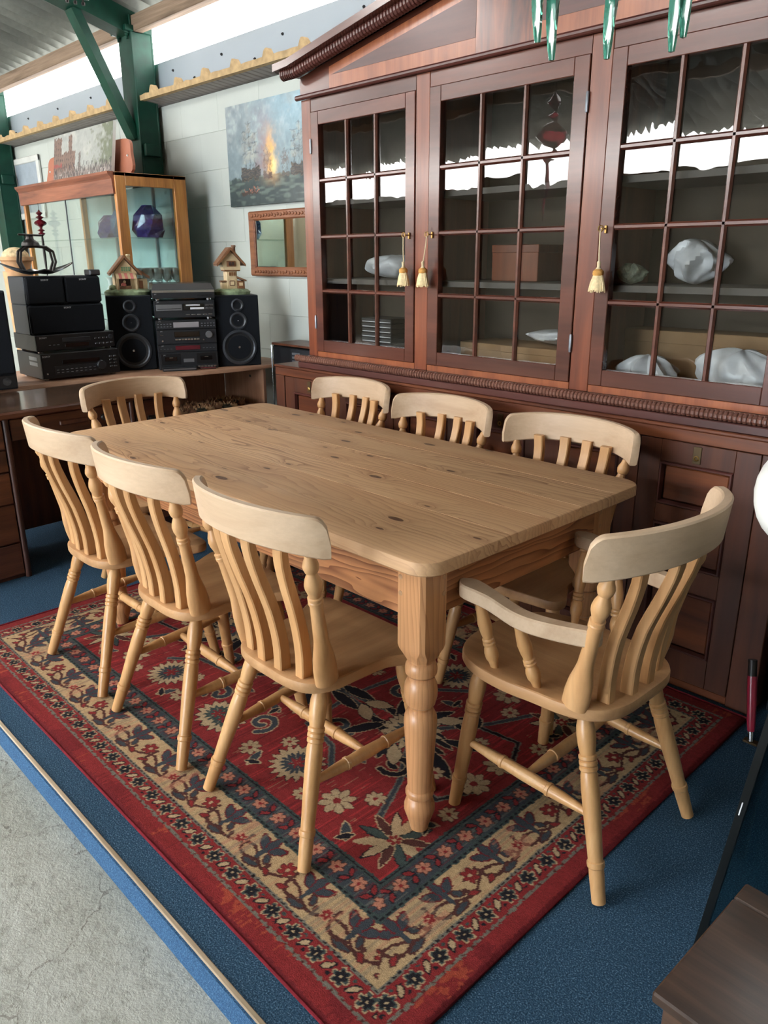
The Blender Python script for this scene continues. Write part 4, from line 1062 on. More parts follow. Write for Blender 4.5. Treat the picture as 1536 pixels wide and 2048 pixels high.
# ------------------------------------------------------------------ hi-fi separates
def hifi_box(name, label, cat, loc, rz, w_, h, dp, mat='black_plastic', z0=0, feet=True):
    t = thing(name, label, cat, loc, rz)
    fz = .012 if feet else 0
    MB().box((-w_/2, .006, fz), (w_/2, dp, h), .002).build('case', mat, t)
    MB().box((-w_/2, -.004, fz), (w_/2, .007, h), .003).build('front_panel', mat, t)
    if feet:
        for sx in (-1, 1):
            for yy in (.03, dp-.03): MB().lathe([(0, .016), (1, .014)], (sx*(w_/2-.03), yy, fz+.001), (sx*(w_/2-.03), yy, 0), 10).build('foot', 'silver', t)
    return t
def fp(t, name, mat, x0, x1, z0, z1, d_=.003): return MB().box((x0, -.004-d_, z0), (x1, -.0035, z1), min(.0012, d_*.4)).build(name, mat, t)
def knob_y(t, name, mat, x, z, r, d_=.014): return MB().lathe([(0, r), (.7, r*.98), (1, r*.82)], (x, -.004, z), (x, -.004-d_, z), 22).build(name, mat, t)
RZ_H = math.radians(90-24.5)
nrm = Vector((math.cos(math.radians(-24.5)), math.sin(math.radians(-24.5)), 0)); tang = Vector((-nrm.y, nrm.x, 0))
def speaker3(name, label, loc, rz, w_, h):
    t = thing(name, label, 'speaker', loc, rz, 'three-way hi-fi speakers')
    MB().box((-w_/2, .0, 0), (w_/2, .24, h), .003).build('cabinet', 'speaker_side', t)
    MB().box((-w_/2+.002, -.010, .003), (w_/2-.002, .001, h-.003), .003).build('baffle', 'black_cloth', t)
    for z, r, rin in ((h*.27, .105*w_/.26, .086*w_/.26), (h*.645, .052*w_/.26, .038*w_/.26), (h*.865, .037*w_/.26, .025*w_/.26)):
        dr = MB().ringxz((0, -.010, z), rin, r, .008, 32).build('driver_ring', 'speaker_ring', t)
        MB().lathe([(0, rin), (.5, rin*.5), (1, rin*.22)], (0, -.0115, z), (0, -.002, z), 28, caps=False).build('cone', 'cone', dr)
        MB().ball((0, -.008, z), (rin*.10, .004, rin*.10), 10, 6).build('dust_cap', 'silver', dr)
    return t
pL = Vector((-4.235, 2.095, PZ)); pR = Vector((-3.965, 2.633, PZ)); pT = Vector((-4.06, 2.343, PZ))
speaker3('loudspeaker', 'black three-way speaker under the striped-awning cottage, left of the hi-fi tower', pL, RZ_H, .245, .415)
speaker3('loudspeaker', 'black three-way speaker under the tall cottage, right of the hi-fi tower', pR, RZ_H, .252, .408)
TWW = .335
def tower(z): return (pT.x, pT.y, PZ+z)
z = .0
t = hifi_box('cassette_deck', 'black twin cassette deck at the bottom of the hi-fi tower', 'cassette deck', tower(z), RZ_H, TWW, .098, .28, 'charcoal', feet=False)
for s_ in (-1, 1):
    fp(t, 'tape_door', 'black_plastic', s_*.10-.055, s_*.10+.055, .030, .090); fp(t, 'cassette_window', 'display_dark', s_*.10-.034, s_*.10+.034, .050, .074, .006); fp(t, 'window_glint', 'silver', s_*.10-.010, s_*.10+.012, .066, .071, .007)
    kb = fp(t, 'key_bar', 'charcoal', s_*.10-.058, s_*.10+.058, .008, .022, .006)
    for k in range(6): MB().box((s_*.10-.052+k*.018, -.0135, .012), (s_*.10-.037+k*.018, -.0095, .018), .001).build('piano_key', 'silver', kb)
fp(t, 'centre_keys', 'steel_grey', -.030, .030, .040, .060, .004)
text_part('JVC', .008, (-.135, -.0085, .084), (PI/2, 0, 0), 'white_print', t)
z += .099
t = hifi_box('graphic_equaliser', 'black equaliser with dark red display in the hi-fi tower', 'equaliser', tower(z), RZ_H, TWW, .044, .28, 'charcoal', feet=False)
fp(t, 'display', 'display_red', -.07, .07, .012, .036)
for s_ in (-1, 1):
    for k in range(4): fp(t, 'button', 'steel_grey', s_*.12-.036+k*.019, s_*.12-.024+k*.019, .018, .021)
text_part('JVC', .008, (-.14, -.006, .037), (PI/2, 0, 0), 'white_print', t)
z += .045
t = hifi_box('amplifier', 'black amplifier with round volume knob in the hi-fi tower', 'amplifier', tower(z), RZ_H, TWW, .082, .28, 'charcoal', feet=False)
fp(t, 'display', 'display_dark', -.070, .072, .040, .070); 
kb = fp(t, 'key_bar', 'charcoal', -.070, .072, .020, .034, .004)
for k in range(8): MB().box((-.068+k*.0174, -.0115, .022), (-.053+k*.0174, -.0075, .031), .001).build('preset_key', 'silver', kb)
knob_y(t, 'volume_knob', 'steel_grey', .125, .050, .020); fp(t, 'power_button', 'silver', -.150, -.130, .052, .056); knob_y(t, 'headphone_socket', 'silver', -.138, .020, .006, .004); knob_y(t, 'small_knob', 'silver', .092, .022, .005, .006)
text_part('JVC', .008, (-.14, -.006, .074), (PI/2, 0, 0), 'white_print', t)
z += .083
t = hifi_box('tuner', 'black tuner with wide grey display in the hi-fi tower', 'tuner', tower(z), RZ_H, TWW, .052, .28, 'charcoal', feet=False)
fp(t, 'display', 'display_grey', -.072, .072, .010, .040)
for s_ in (-1, 1):
    for r in (0, 1):
        for k in range(5): fp(t, 'button', 'steel_grey', s_*.122-.038+k*.017, s_*.122-.028+k*.017, .014+r*.014, .019+r*.014)
text_part('JVC', .008, (-.145, -.006, .046), (PI/2, 0, 0), 'white_print', t)
z += .053
t = hifi_box('compact_disc_player', 'black disc player with bright display, second from top of the hi-fi tower', 'disc player', tower(z), RZ_H, TWW, .105, .28, 'charcoal')
fp(t, 'disc_tray', 'steel_grey', -.158, -.015, .052, .086, .005); fp(t, 'tray_slot', 'display_dark', -.152, -.020, .060, .063, .006)
fp(t, 'display', 'display_dark', -.008, .108, .052, .088); fp(t, 'display_glow', 'white_print', .006, .086, .076, .084, .004); fp(t, 'display_glow', 'white_print', .030, .108, .056, .068, .004)
for k in range(2):
    for r in range(2): fp(t, 'button', 'charcoal_lid', .114+k*.025, .136+k*.025, .056+r*.016, .068+r*.016)
for k in range(5): fp(t, 'small_key', 'silver', .002+k*.032, .026+k*.032, .026, .030)
text_part('JVC', .008, (-.145, -.006, .098), (PI/2, 0, 0), 'white_print', t)
z += .106
t = hifi_box('record_player', 'grey lidded record player on top of the hi-fi tower', 'record player', tower(z), RZ_H, TWW+.01, .052, .30, 'charcoal')
R = [[(-.172, -.004, .053), (.172, -.004, .053), (.172, .30, .053), (-.172, .30, .053)], [(-.172, -.002, .062), (.172, -.002, .062), (.172, .30, .062), (-.172, .30, .062)], [(-.160, .045, .092), (.160, .045, .092), (.165, .30, .094), (-.165, .30, .094)]]
ld = MB().rings(R, True, True).build('dust_cover', 'charcoal_lid', t, smooth=False)
fp(t, 'silver_strip', 'silver', -.172, .172, .044, .058, .003)
for k in range(4): fp(t, 'button', 'black_plastic', .075+k*.022, .093+k*.022, .026, .031)
text_part('JVC', .008, (-.155, -.006, .036), (PI/2, 0, 0), 'white_print', t)
o = MB().box((-.095, -.05, 0), (.095, .0, .020), .003).build('remote_tray', 'charcoal'); o.location = (pT.x+nrm.x*.028-tang.x*.06, pT.y+nrm.y*.028-tang.y*.06, PZ); o.rotation_euler = (0, 0, RZ_H)
tag(o, 'thin dark grey case lying before the hi-fi tower', 'case'); MB().box((-.09, -.0515, .008), (.09, -.0495, .014)).build('front_lip', 'steel_grey', o)
o = MB().box((-.045, -.035, 0), (.045, .0, .012), .002).build('cassette_case', 'display_red'); o.location = (pT.x+nrm.x*.022+tang.x*.10, pT.y+nrm.y*.022+tang.y*.10, PZ); o.rotation_euler = (0, 0, RZ_H)
tag(o, 'small maroon cassette case lying before the hi-fi tower', 'cassette'); MB().box((-.042, -.036, .003), (.042, -.0345, .009)).build('spine_card', 'cot_dark', o)
# the second stack, further left
S0 = (-4.157, 1.750); RZ_S = PI/2
t = hifi_box('receiver', 'wide black receiver with volume dial at the bottom of the left stack', 'receiver', (S0[0], S0[1], PZ), RZ_S, .425, .142, .33)
fp(t, 'display', 'display_dark', -.105, .10, .085, .105); fp(t, 'button_field', 'charcoal', -.15, .085, .030, .075, .002); knob_y(t, 'volume_dial', 'charcoal', .105, .062, .026)
for r in range(2):
    for k in range(9): fp(t, 'button', 'steel_grey', -.140+k*.025, -.126+k*.025, .040+r*.014, .0425+r*.014, .0035)
for r in range(4):
    for k in range(2): fp(t, 'preset_key', 'charcoal_lid', .155+k*.024, .172+k*.024, .045+r*.018, .053+r*.018, .004)
knob_y(t, 'headphone_socket', 'silver', -.190, .040, .006, .005)
text_part('SONY', .013, (-.185, -.006, .128), (PI/2, 0, 0), 'white_print', t, sx=1.25)
for k in range(2): MB().box((-.2135, .05, .075+k*.028), (-.2122, .16, .094+k*.028)).build('side_vent', 'steel_grey', t)
t = hifi_box('compact_disc_deck', 'slim black disc player on top of the receiver', 'disc player', (S0[0]-.01, S0[1]-.01, PZ+.143), RZ_S, .425, .094, .30)
fp(t, 'disc_tray', 'charcoal', -.075, .075, .052, .074); fp(t, 'display', 'display_grey' if False else 'display_dark', -.065, .065, .026, .046)
for k in range(3): fp(t, 'button', 'steel_grey', -.150+k*.022, -.138+k*.022, .040, .043)
for r in range(2):
    for k in range(5): fp(t, 'key', 'charcoal_lid', .100+k*.022, .115+k*.022, .030+r*.028, .038+r*.028)
knob_y(t, 'jog_dial', 'charcoal', .188, .066, .011); text_part('SONY', .012, (-.175, -.006, .080), (PI/2, 0, 0), 'white_print', t, sx=1.25)
def clothbox(name, label, x_off, z_, w_, h):
    t = thing(name, label, 'speaker', (S0[0]-.035, S0[1]+x_off, z_), RZ_S, 'cloth-fronted speakers on the left stack')
    MB().box((-w_/2, .012, 0), (w_/2, .22, h), .003).build('cabinet', 'speaker_side', t); MB().box((-w_/2+.002, -.014, .003), (w_/2-.002, .012, h-.003), .008).build('grille', 'black_cloth', t)
    text_part('SONY', .012, (-.0, -.0150, h-.018), (PI/2, 0, 0), 'white_print', t, sx=1.25); return t
zz = PZ+.143+.0945
clothbox('centre_speaker', 'long cloth-fronted centre speaker lying on the slim disc player', -.030, zz, .400, .150)
clothbox('satellite_speaker', 'left of the two small cloth-fronted speakers atop the centre speaker', -.131, zz+.1505, .198, .140)
clothbox('satellite_speaker', 'right of the two small cloth-fronted speakers atop the centre speaker', .069, zz+.1505, .196, .140)
t = thing('wall_bracket', 'small black box on the corner of the right small speaker', 'bracket', (S0[0]-.06, S0[1]+.150, zz+.291), RZ_S)
MB().box((-.030, -.02, 0), (.030, .05, .030), .004).build('block', 'charcoal', t); MB().box((-.025, -.023, .006), (.025, -.019, .024), .001).build('face_plate', 'charcoal_lid', t)
t = thing('floor_speaker', 'tall dark speaker cut by the left edge of the picture', 'speaker', (-4.05, 1.225, PZ), RZ_S+math.radians(-8))
MB().box((-.14, 0, 0), (.14, .28, .47), .004).build('cabinet', 'speaker_side', t); MB().box((-.137, -.016, .075), (.137, .001, .467), .008).build('grille', 'black_cloth', t)
MB().box((-.137, -.012, .005), (.137, .001, .072), .004).build('bass_panel', 'black_plastic', t); MB().lathe([(0, .02), (1, .016)], (.09, -.012, .04), (.09, -.004, .04), 18).build('port', 'steel_grey', t)
# black iron sculptural dish on the speakers
dz = zz+.2915
t = thing('iron_dish', 'black boat-shaped metal dish with looped handle on the left stack', 'dish', (S0[0]-.09, S0[1]-.130, dz), RZ_S)
R = []; N = 24
for i in range(N+1):
    u = -1+2*i/N; x = .185*u; zc = .006+.062*abs(u)**1.7+.012*math.exp(-(u/.18)**2); wd = .085*(1-abs(u)**1.8)+.004
    R.append([(x, wd*s_, zc+.018*s_*s_*(1-abs(u))+(0 if k < 7 else -.006)) for k, s_ in enumerate((-1, -.7, -.35, 0, .35, .7, 1, 1, .7, .35, 0, -.35, -.7, -1))])
MB().rings(R, True, True).build('bowl', 'dish_black', t)
for yy in (-.02, .02): MB().tube([(-.07, yy, .025), (-.088, yy, .07), (-.080, yy, .12), (-.05, yy, .142), (.0, yy, .146), (.05, yy, .142), (.082, yy, .12), (.090, yy, .07), (.07, yy, .025)], .007, 8).build('loop_handle', 'iron_dark', t)
MB().lathe([(0, .045), (.3, .040), (.6, .020), (.85, .016), (1, .022)], (-.02, 0, .148), (-.02, 0, .20), 14).build('bell_top', 'iron_dark', t)
MB().tube([(-.075, 0, .202), (.045, 0, .198)], .005, 7).build('cross_bar', 'iron_dark', t)
t = thing('planter', 'pale terracotta planter behind the black dish', 'planter', (-4.56, 1.63, PZ), RZ_S)
MB().lathe([(0, .055), (1, .075)], (0, 0, .0), (0, 0, .55), 20).build('pedestal', 'terracotta', t)
MB().lathe([(0, .060), (.7, .078), (.75, .090), (1, .090)], (0, 0, .55), (0, 0, .625), 20).build('pot', 'terracotta', t); MB().ball((0, 0, .625), (.07, .07, .05), 16, 8).build('dome', 'straw', t)

# ------------------------------------------------------------------ model cottages
def tiles_roof(t, x0, x1, y0, y1, ze, zr, name='roof', mat='cot_tile'):
    # gable roof, ridge along y, rows of little tiles
    for s_ in (-1, 1):
        r = MB().rings([[(s_*x1*1.0, y, ze), (s_*x1*1.02, y, ze-.006), (0, y, zr-.006), (0, y, zr)] for y in (y0, y1)], True, True).build(name, mat, t, smooth=False)
        n, k_ = 6, 7; tl = MB().box((-.5, -.5, 0), (.5, .5, .5), .05).mesh('tile', mat)
        L = math.hypot(x1, zr-ze); an = math.atan2(zr-ze, x1)
        for i in range(n):
            for j in range(k_):
                f = (i+.5)/n; px_ = s_*x1*(1-f); pz_ = lerp(ze, zr, f)
                inst('tile', tl, r, (px_, lerp(y0, y1, (j+.5+(.25 if i % 2 else -.25))/k_*.93+.035), pz_), (0, s_*an, 0), (L/n*1.15, (y1-y0)/k_*.92, .008))
def cottage_a(loc, rz):
    t = thing('model_cottage', 'ceramic model cottage with pink striped awning on the left speaker', 'ornament', loc, rz, 'ceramic cottages')
    MB().lathe([(0, .128), (.5, .132), (.8, .120), (1, .100)], (0, 0, 0), (0, 0, .034), 22).xform(Matrix.Diagonal((1, .75, 1, 1))).build('base', 'cot_green', t)
    w_ = MB(); pts = [(-.072, .03), (.050, .03), (.050, .125), (-.011, .195), (-.072, .125)]
    w_.rings([[(x_, y_, z_) for x_, z_ in pts] for y_ in (-.045, .055)], True, True).build('walls', 'cot_cream', t, smooth=False)
    g = bpy.data.objects.new('roof_group', None)
    bpy.data.objects.remove(g)
    for s_ in (-1, 1):
        R = [[(-.011+s_*.083, y, .108), (-.011+s_*.083, y, .118), (-.011, y, .212), (-.011, y, .200)] for y in (-.060, .065)]
        r = MB().rings(R, True, True).build('roof', 'cot_tile', t, smooth=False)
        tl = MB().box((-.5, -.5, 0), (.5, .5, 1), .08).mesh('tile', 'cot_tile'); an = math.atan2(.094, .083)
        for i in range(6):
            for j in range(6):
                f = (i+.5)/6; inst('tile', tl, r, (-.011+s_*.083*(1-f), lerp(-.055, .060, (j+.5)/6), lerp(.116, .211, f)), (0, s_*an, 0), (.024, .0185, .006))
        MB().rings([[(-.011+s_*.088, -.064, .104), (-.011+s_*.088, -.064, .116), (-.011, -.064, .217), (-.011, -.064, .202)], [(-.011+s_*.088, -.056, .104), (-.011+s_*.088, -.056, .116), (-.011, -.056, .217), (-.011, -.056, .202)]], True, True).build('barge_board', 'cot_timber', t, smooth=False)
    wn = MB().box((-.034, -.049, .128), (.018, -.044, .156), .001).build('window', 'cot_cream', t)
    for i in range(4):
        for j in range(3): MB().box((-.032+i*.0125, -.0505, .130+j*.0085), (-.0222+i*.0125, -.0485, .1365+j*.0085)).build('pane', 'cot_window', wn)
    for k in range(7):
        xa = -.066+k*.0155; R = [[(xa, -.046, .120), (xa+.0152, -.046, .120), (xa+.0152, -.046, .117), (xa, -.046, .117)], [(xa, -.088, .092), (xa+.0152, -.088, .092), (xa+.0152, -.088, .089), (xa, -.088, .089)]]
        MB().rings(R, True, True).build('awning_stripe', 'cot_pink' if k % 2 else 'cot_cream', t, smooth=False)
    MB().box((-.050, -.047, .034), (.012, -.0445, .092)).build('shop_opening', 'cot_dark', t)
    for x_ in (-.062, .038): MB().box((x_-.005, -.086, .030), (x_+.005, -.078, .092), .001).build('awning_post', 'cot_cream', t)
    MB().ball((-.028, -.060, .056), (.015, .012, .014), 10, 6).build('shopkeeper_body', 'cot_pink', t); MB().ball((-.022, -.062, .074), .008, 10, 6).build('shopkeeper_head', 'cot_cream', t)
    MB().box((-.050, -.072, .034), (.012, -.060, .052), .003).build('counter', 'cot_tile', t)
    MB().box((.048, -.030, .030), (.108, .040, .088), .003).build('lean_to', 'cot_cream', t)
    MB().box((.062, -.033, .032), (.082, -.028, .078)).build('door', 'cot_timber', t)
    R = [[(.044, y, .148), (.120, y, .096), (.120, y, .088), (.044, y, .138)] for y in (-.045, .050)]
    r = MB().rings(R, True, True).build('lean_to_roof', 'cot_tile', t, smooth=False); tl = MB().box((-.5, -.5, 0), (.5, .5, 1), .08).mesh('tile', 'cot_tile')
    for i in range(4):
        for j in range(5): f = (i+.5)/4; inst('tile', tl, r, (lerp(.120, .046, f), lerp(-.042, .047, (j+.5)/5), lerp(.096, .147, f)), (0, .6, 0), (.025, .0185, .005))
    MB().lathe([(0, .012), (.8, .010), (.85, .013), (1, .012)], (.020, .01, .165), (.020, .01, .222), 8).build('chimney', 'cot_cream', t)
    MB().ball((-.085, -.035, .040), (.022, .018, .018), 10, 6).build('bush', 'cot_green', t)
def cottage_b(loc, rz):
    t = thing('model_cottage', 'tall ceramic model cottage with timbered gable on the right speaker', 'ornament', loc, rz, 'ceramic cottages')
    MB().lathe([(0, .108), (.5, .112), (.8, .100), (1, .080)], (0, 0, 0), (0, 0, .034), 22).xform(Matrix.Diagonal((1, .75, 1, 1))).build('base', 'cot_green', t)
    MB().box((-.034, -.035, .03), (.030, .045, .135), .004).build('lower_walls', 'cot_cream', t)
    MB().box((-.045, -.042, .132), (.048, .048, .140), .002).build('jetty_beam', 'cot_timber', t)
    pts = [(-.046, .139), (.050, .139), (.050, .185), (-.005, .245), (-.060, .185)]
    MB().rings([[(x_, y_, z_) for x_, z_ in pts] for y_ in (-.042, .048)], True, True).build('upper_walls', 'cot_cream', t, smooth=False)
    for s_ in (-1, 1):
        R = [[(-.005+s_*.080, y, .162), (-.005+s_*.080, y, .172), (-.005, y, .262), (-.005, y, .250)] for y in (-.058, .062)]
        r = MB().rings(R, True, True).build('roof', 'cot_tile', t, smooth=False); tl = MB().box((-.5, -.5, 0), (.5, .5, 1), .08).mesh('tile', 'cot_tile'); an = math.atan2(.09, .08)
        for i in range(6):
            for j in range(6): f = (i+.5)/6; inst('tile', tl, r, (-.005+s_*.080*(1-f), lerp(-.053, .057, (j+.5)/6), lerp(.170, .261, f)), (0, s_*an, 0), (.023, .018, .006))
        MB().rings([[(-.005+s_*.084, y, .158), (-.005+s_*.084, y, .170), (-.005, y, .266), (-.005, y, .250)] for y in (-.064, -.055)], True, True).build('barge_board', 'cot_timber', t, smooth=False)
    wn = MB().box((-.030, -.048, .158), (.022, -.041, .190), .002).build('gable_window', 'cot_timber', t)
    for k in range(2): MB().box((-.018+k*.018, -.050, .164), (-.004+k*.018, -.047, .184)).build('pane', 'cot_dark', wn)
    wn = MB().box((-.020, -.040, .104), (.022, -.034, .130), .001).build('window', 'cot_cream', t)
    for k in range(3): MB().box((-.018+k*.0135, -.0415, .107), (-.008+k*.0135, -.0395, .127)).build('pane', 'cot_timber', wn)
    wn = MB().box((-.018, -.041, .050), (.014, -.034, .080), .003).build('shop_window', 'cot_tile', t); MB().box((-.013, -.0425, .055), (.009, -.0405, .075)).build('pane', 'cot_cream', wn)
    MB().box((.030, -.040, .030), (.072, .030, .078), .003).build('porch', 'cot_timber', t); MB().rings([[(.026, y, .104), (.082, y, .082), (.082, y, .074), (.026, y, .094)] for y in (-.048, .036)], True, True).build('porch_roof', 'cot_tile', t, smooth=False)
    MB().box((.038, -.043, .050), (.060, -.039, .068)).build('porch_window', 'cot_cream', t)
    MB().box((-.062, -.030, .030), (-.034, .020, .070), .003).build('annexe', 'cot_cream', t); MB().box((-.066, -.034, .070), (-.030, .024, .080), .003).build('annexe_roof', 'cot_tile', t)
    MB().lathe([(0, .012), (.8, .011), (.85, .014), (1, .013)], (.030, .02, .215), (.030, .02, .278), 8).build('chimney', 'cot_tile', t)
cottage_a((pL.x-nrm.x*.10+tang.x*.005, pL.y-nrm.y*.10+tang.y*.005, PZ+.416), RZ_H+math.radians(6))
cottage_b((pR.x-nrm.x*.10-tang.x*.01, pR.y-nrm.y*.10-tang.y*.01, PZ+.409), RZ_H+math.radians(4))

# ------------------------------------------------------------------ oak display cabinet
DXR, DXL, DY0, DY1, DT = -4.75, -6.246, 2.341, 2.822, 1.878
dc = thing('display_cabinet', 'oak and glass display cabinet with a moulded cornice at the left', 'cabinet', ((DXL+DXR)/2, DY0, 0))
hd = (DXR-DXL)/2; dd = DY1-DY0
MB().box((-hd, .01, 0), (hd, dd, .80), .003).build('cupboard', 'golden_oak', dc)
for y0_, y1_ in ((.0, .066), (dd-.085, dd)): MB().box((hd-.03, y0_, .80), (hd, y1_, DT), .002).build('post', 'golden_oak', dc)
for y0_, y1_ in ((.0, .03), (dd-.05, dd)): MB().box((-hd, y0_, .80), (-hd+.03, y1_, DT), .002).build('post', 'golden_oak', dc)
MB().box((hd-.03, .066, DT-.075), (hd, dd-.085, DT), .002).build('top_rail', 'golden_oak', dc)
MB().box((-hd, 0, DT-.02), (hd, dd, DT-.002)).build('top_board', 'oak_brown', dc)
R = []
for y_, z_ in ((.002, DT-.125), (-.012, DT-.122), (-.016, DT-.040), (-.022, DT-.030), (-.038, DT-.012), (-.040, DT+.002), (.002, DT+.002)): R.append((y_, z_))
MB().rings([[(x_, y_, z_) for y_, z_ in R] for x_ in (-hd-.02, hd-.012)], True, True).build('cornice', 'oak_brown', dc, smooth=False)
MB().box((-hd+.03, .014, .81), (-.04, .019, DT-.12)).build('sliding_pane', 'clear_pane', dc); MB().box((-.07, .022, .81), (hd-.03, .027, DT-.12)).build('sliding_pane', 'clear_pane', dc)
MB().box((-.043, .012, .81), (-.037, .020, DT-.12)).build('pane_edge', 'steel_grey', dc)
MB().box((hd-.018, .066, .81), (hd-.012, dd-.085, DT-.075)).build('side_pane', 'clear_pane', dc)
MB().box((-hd+.03, dd-.012, .81), (hd-.03, dd-.004, DT-.03)).build('back_panel', 'pale_back', dc)
for z in (1.15, 1.500): MB().box((-hd+.03, .03, z), (hd-.03, dd-.02, z+.008)).build('glass_shelf', 'clear_pane', dc)
for x_ in (-.25, .35, .60): MB().box((x_-.008, dd-.03, .81), (x_+.008, dd-.013, DT-.03)).build('shelf_upright', 'steel_grey', dc)
MB().box((-hd+.03, .03, .80), (hd-.03, dd-.015, .812)).build('deck', 'cabinet_shelf', dc)
dcx = (DXL+DXR)/2
FX, FY, FZ = -5.885, DY0-.034, 1.535
def goblet(x, y, z, k):
    t = thing('wine_glass', k, 'glass', (x, y, z), 0, 'wine glasses in the display cabinet')
    MB().lathe([(0, .034), (.06, .033), (.10, .006), (.45, .005), (.50, .008)], (0, 0, 0), (0, 0, .16), 14).build('stem', 'goblet_stem', t)
    MB().lathe([(0, .008), (.15, .026), (.5, .036), (1, .029), (1, .027), (.5, .034), (.15, .023), (.02, .005)], (0, 0, .08), (0, 0, .165), 16, caps=False).build('bowl', 'goblet_glass', t)
for i in range(5):
    for j in range(2): goblet(DXR-.085-j*.085, DY0+.13+i*.068, 1.1585, 'clear wine glass, %s from the front in the %s row by the cabinet side pane' % (ORD[i], ('nearer', 'farther')[j]))
for i in range(5): goblet(DXR-.30-i*.09, DY0+.12, .8125, 'clear wine glass on the display cabinet floor, %s from the right' % ORD[i])
def facet(name, label, loc, r, h, mat, n=7):
    m = MB(); R = []
    for k, (f, z) in enumerate(((.75, 0), (1, .25), (.85, .7), (.35, 1))): R.append([(r*f*math.cos(2*PI*i/n+k*.35), r*f*.7*math.sin(2*PI*i/n+k*.35), h*z) for i in range(n)])
    o = m.rings(R, True, True).build(name, mat, None, smooth=False); o.location = loc; tag(o, label, 'ornament'); MB().box((-r*.5, -r*.35, -.001), (r*.5, r*.35, .003)).build('foot_plate', mat, o); return o
facet('glass_vase', 'faceted deep purple glass vase on the display cabinet shelf, right side', (DXR-.20, DY0+.30, 1.5085), .14, .20, 'purple_glass')
facet('glass_vase', 'blue glass block beside the purple vase in the display cabinet', (DXR-.30, DY0+.15, 1.5085), .09, .17, 'blue_glass', 4)
facet('glass_vase', 'small violet faceted glass at the centre of the display cabinet shelf', (DXR-.55, DY0+.20, 1.5085), .12, .15, 'purple_glass', 6)
t = thing('glass_finial', 'red disc-shaped glass finial hanging before the left end of the display cabinet', 'ornament', (FX, FY, FZ))
MB().lathe([(0, .004), (.5, .010), (.9, .008), (1, .006)], (0, 0, -.28), (0, 0, .01), 12).build('stem', 'iron_dark', t)
MB().lathe([(0, .008), (.10, .026), (.16, .008), (.22, .028), (.28, .008), (.36, .012), (.44, .038), (.50, .043), (.56, .036), (.64, .010), (.72, .030), (.78, .008), (.88, .024), (.94, .008), (1, .004)], (0, 0, 0), (0, 0, .175), 18).build('discs', 'red_glass', t)
MB().lathe([(0, .0015), (1, .0015)], (0, 0, .174), (0, 0, DT-.124-FZ), 6).build('thread', 'iron_dark', t)
t = thing('milk_vase', 'small pale glass vase low in the display cabinet', 'vase', (DXR-.42, DY0+.10, 1.1585)); MB().lathe([(0, .024), (.3, .030), (.55, .014), (.8, .016), (1, .028)], (0, 0, 0), (0, 0, .10), 16).build('body', 'goblet_stem', t); MB().lathe([(0, .029), (1, .029)], (0, 0, .099), (0, 0, .102), 16).build('rim', 'white_plastic', t)

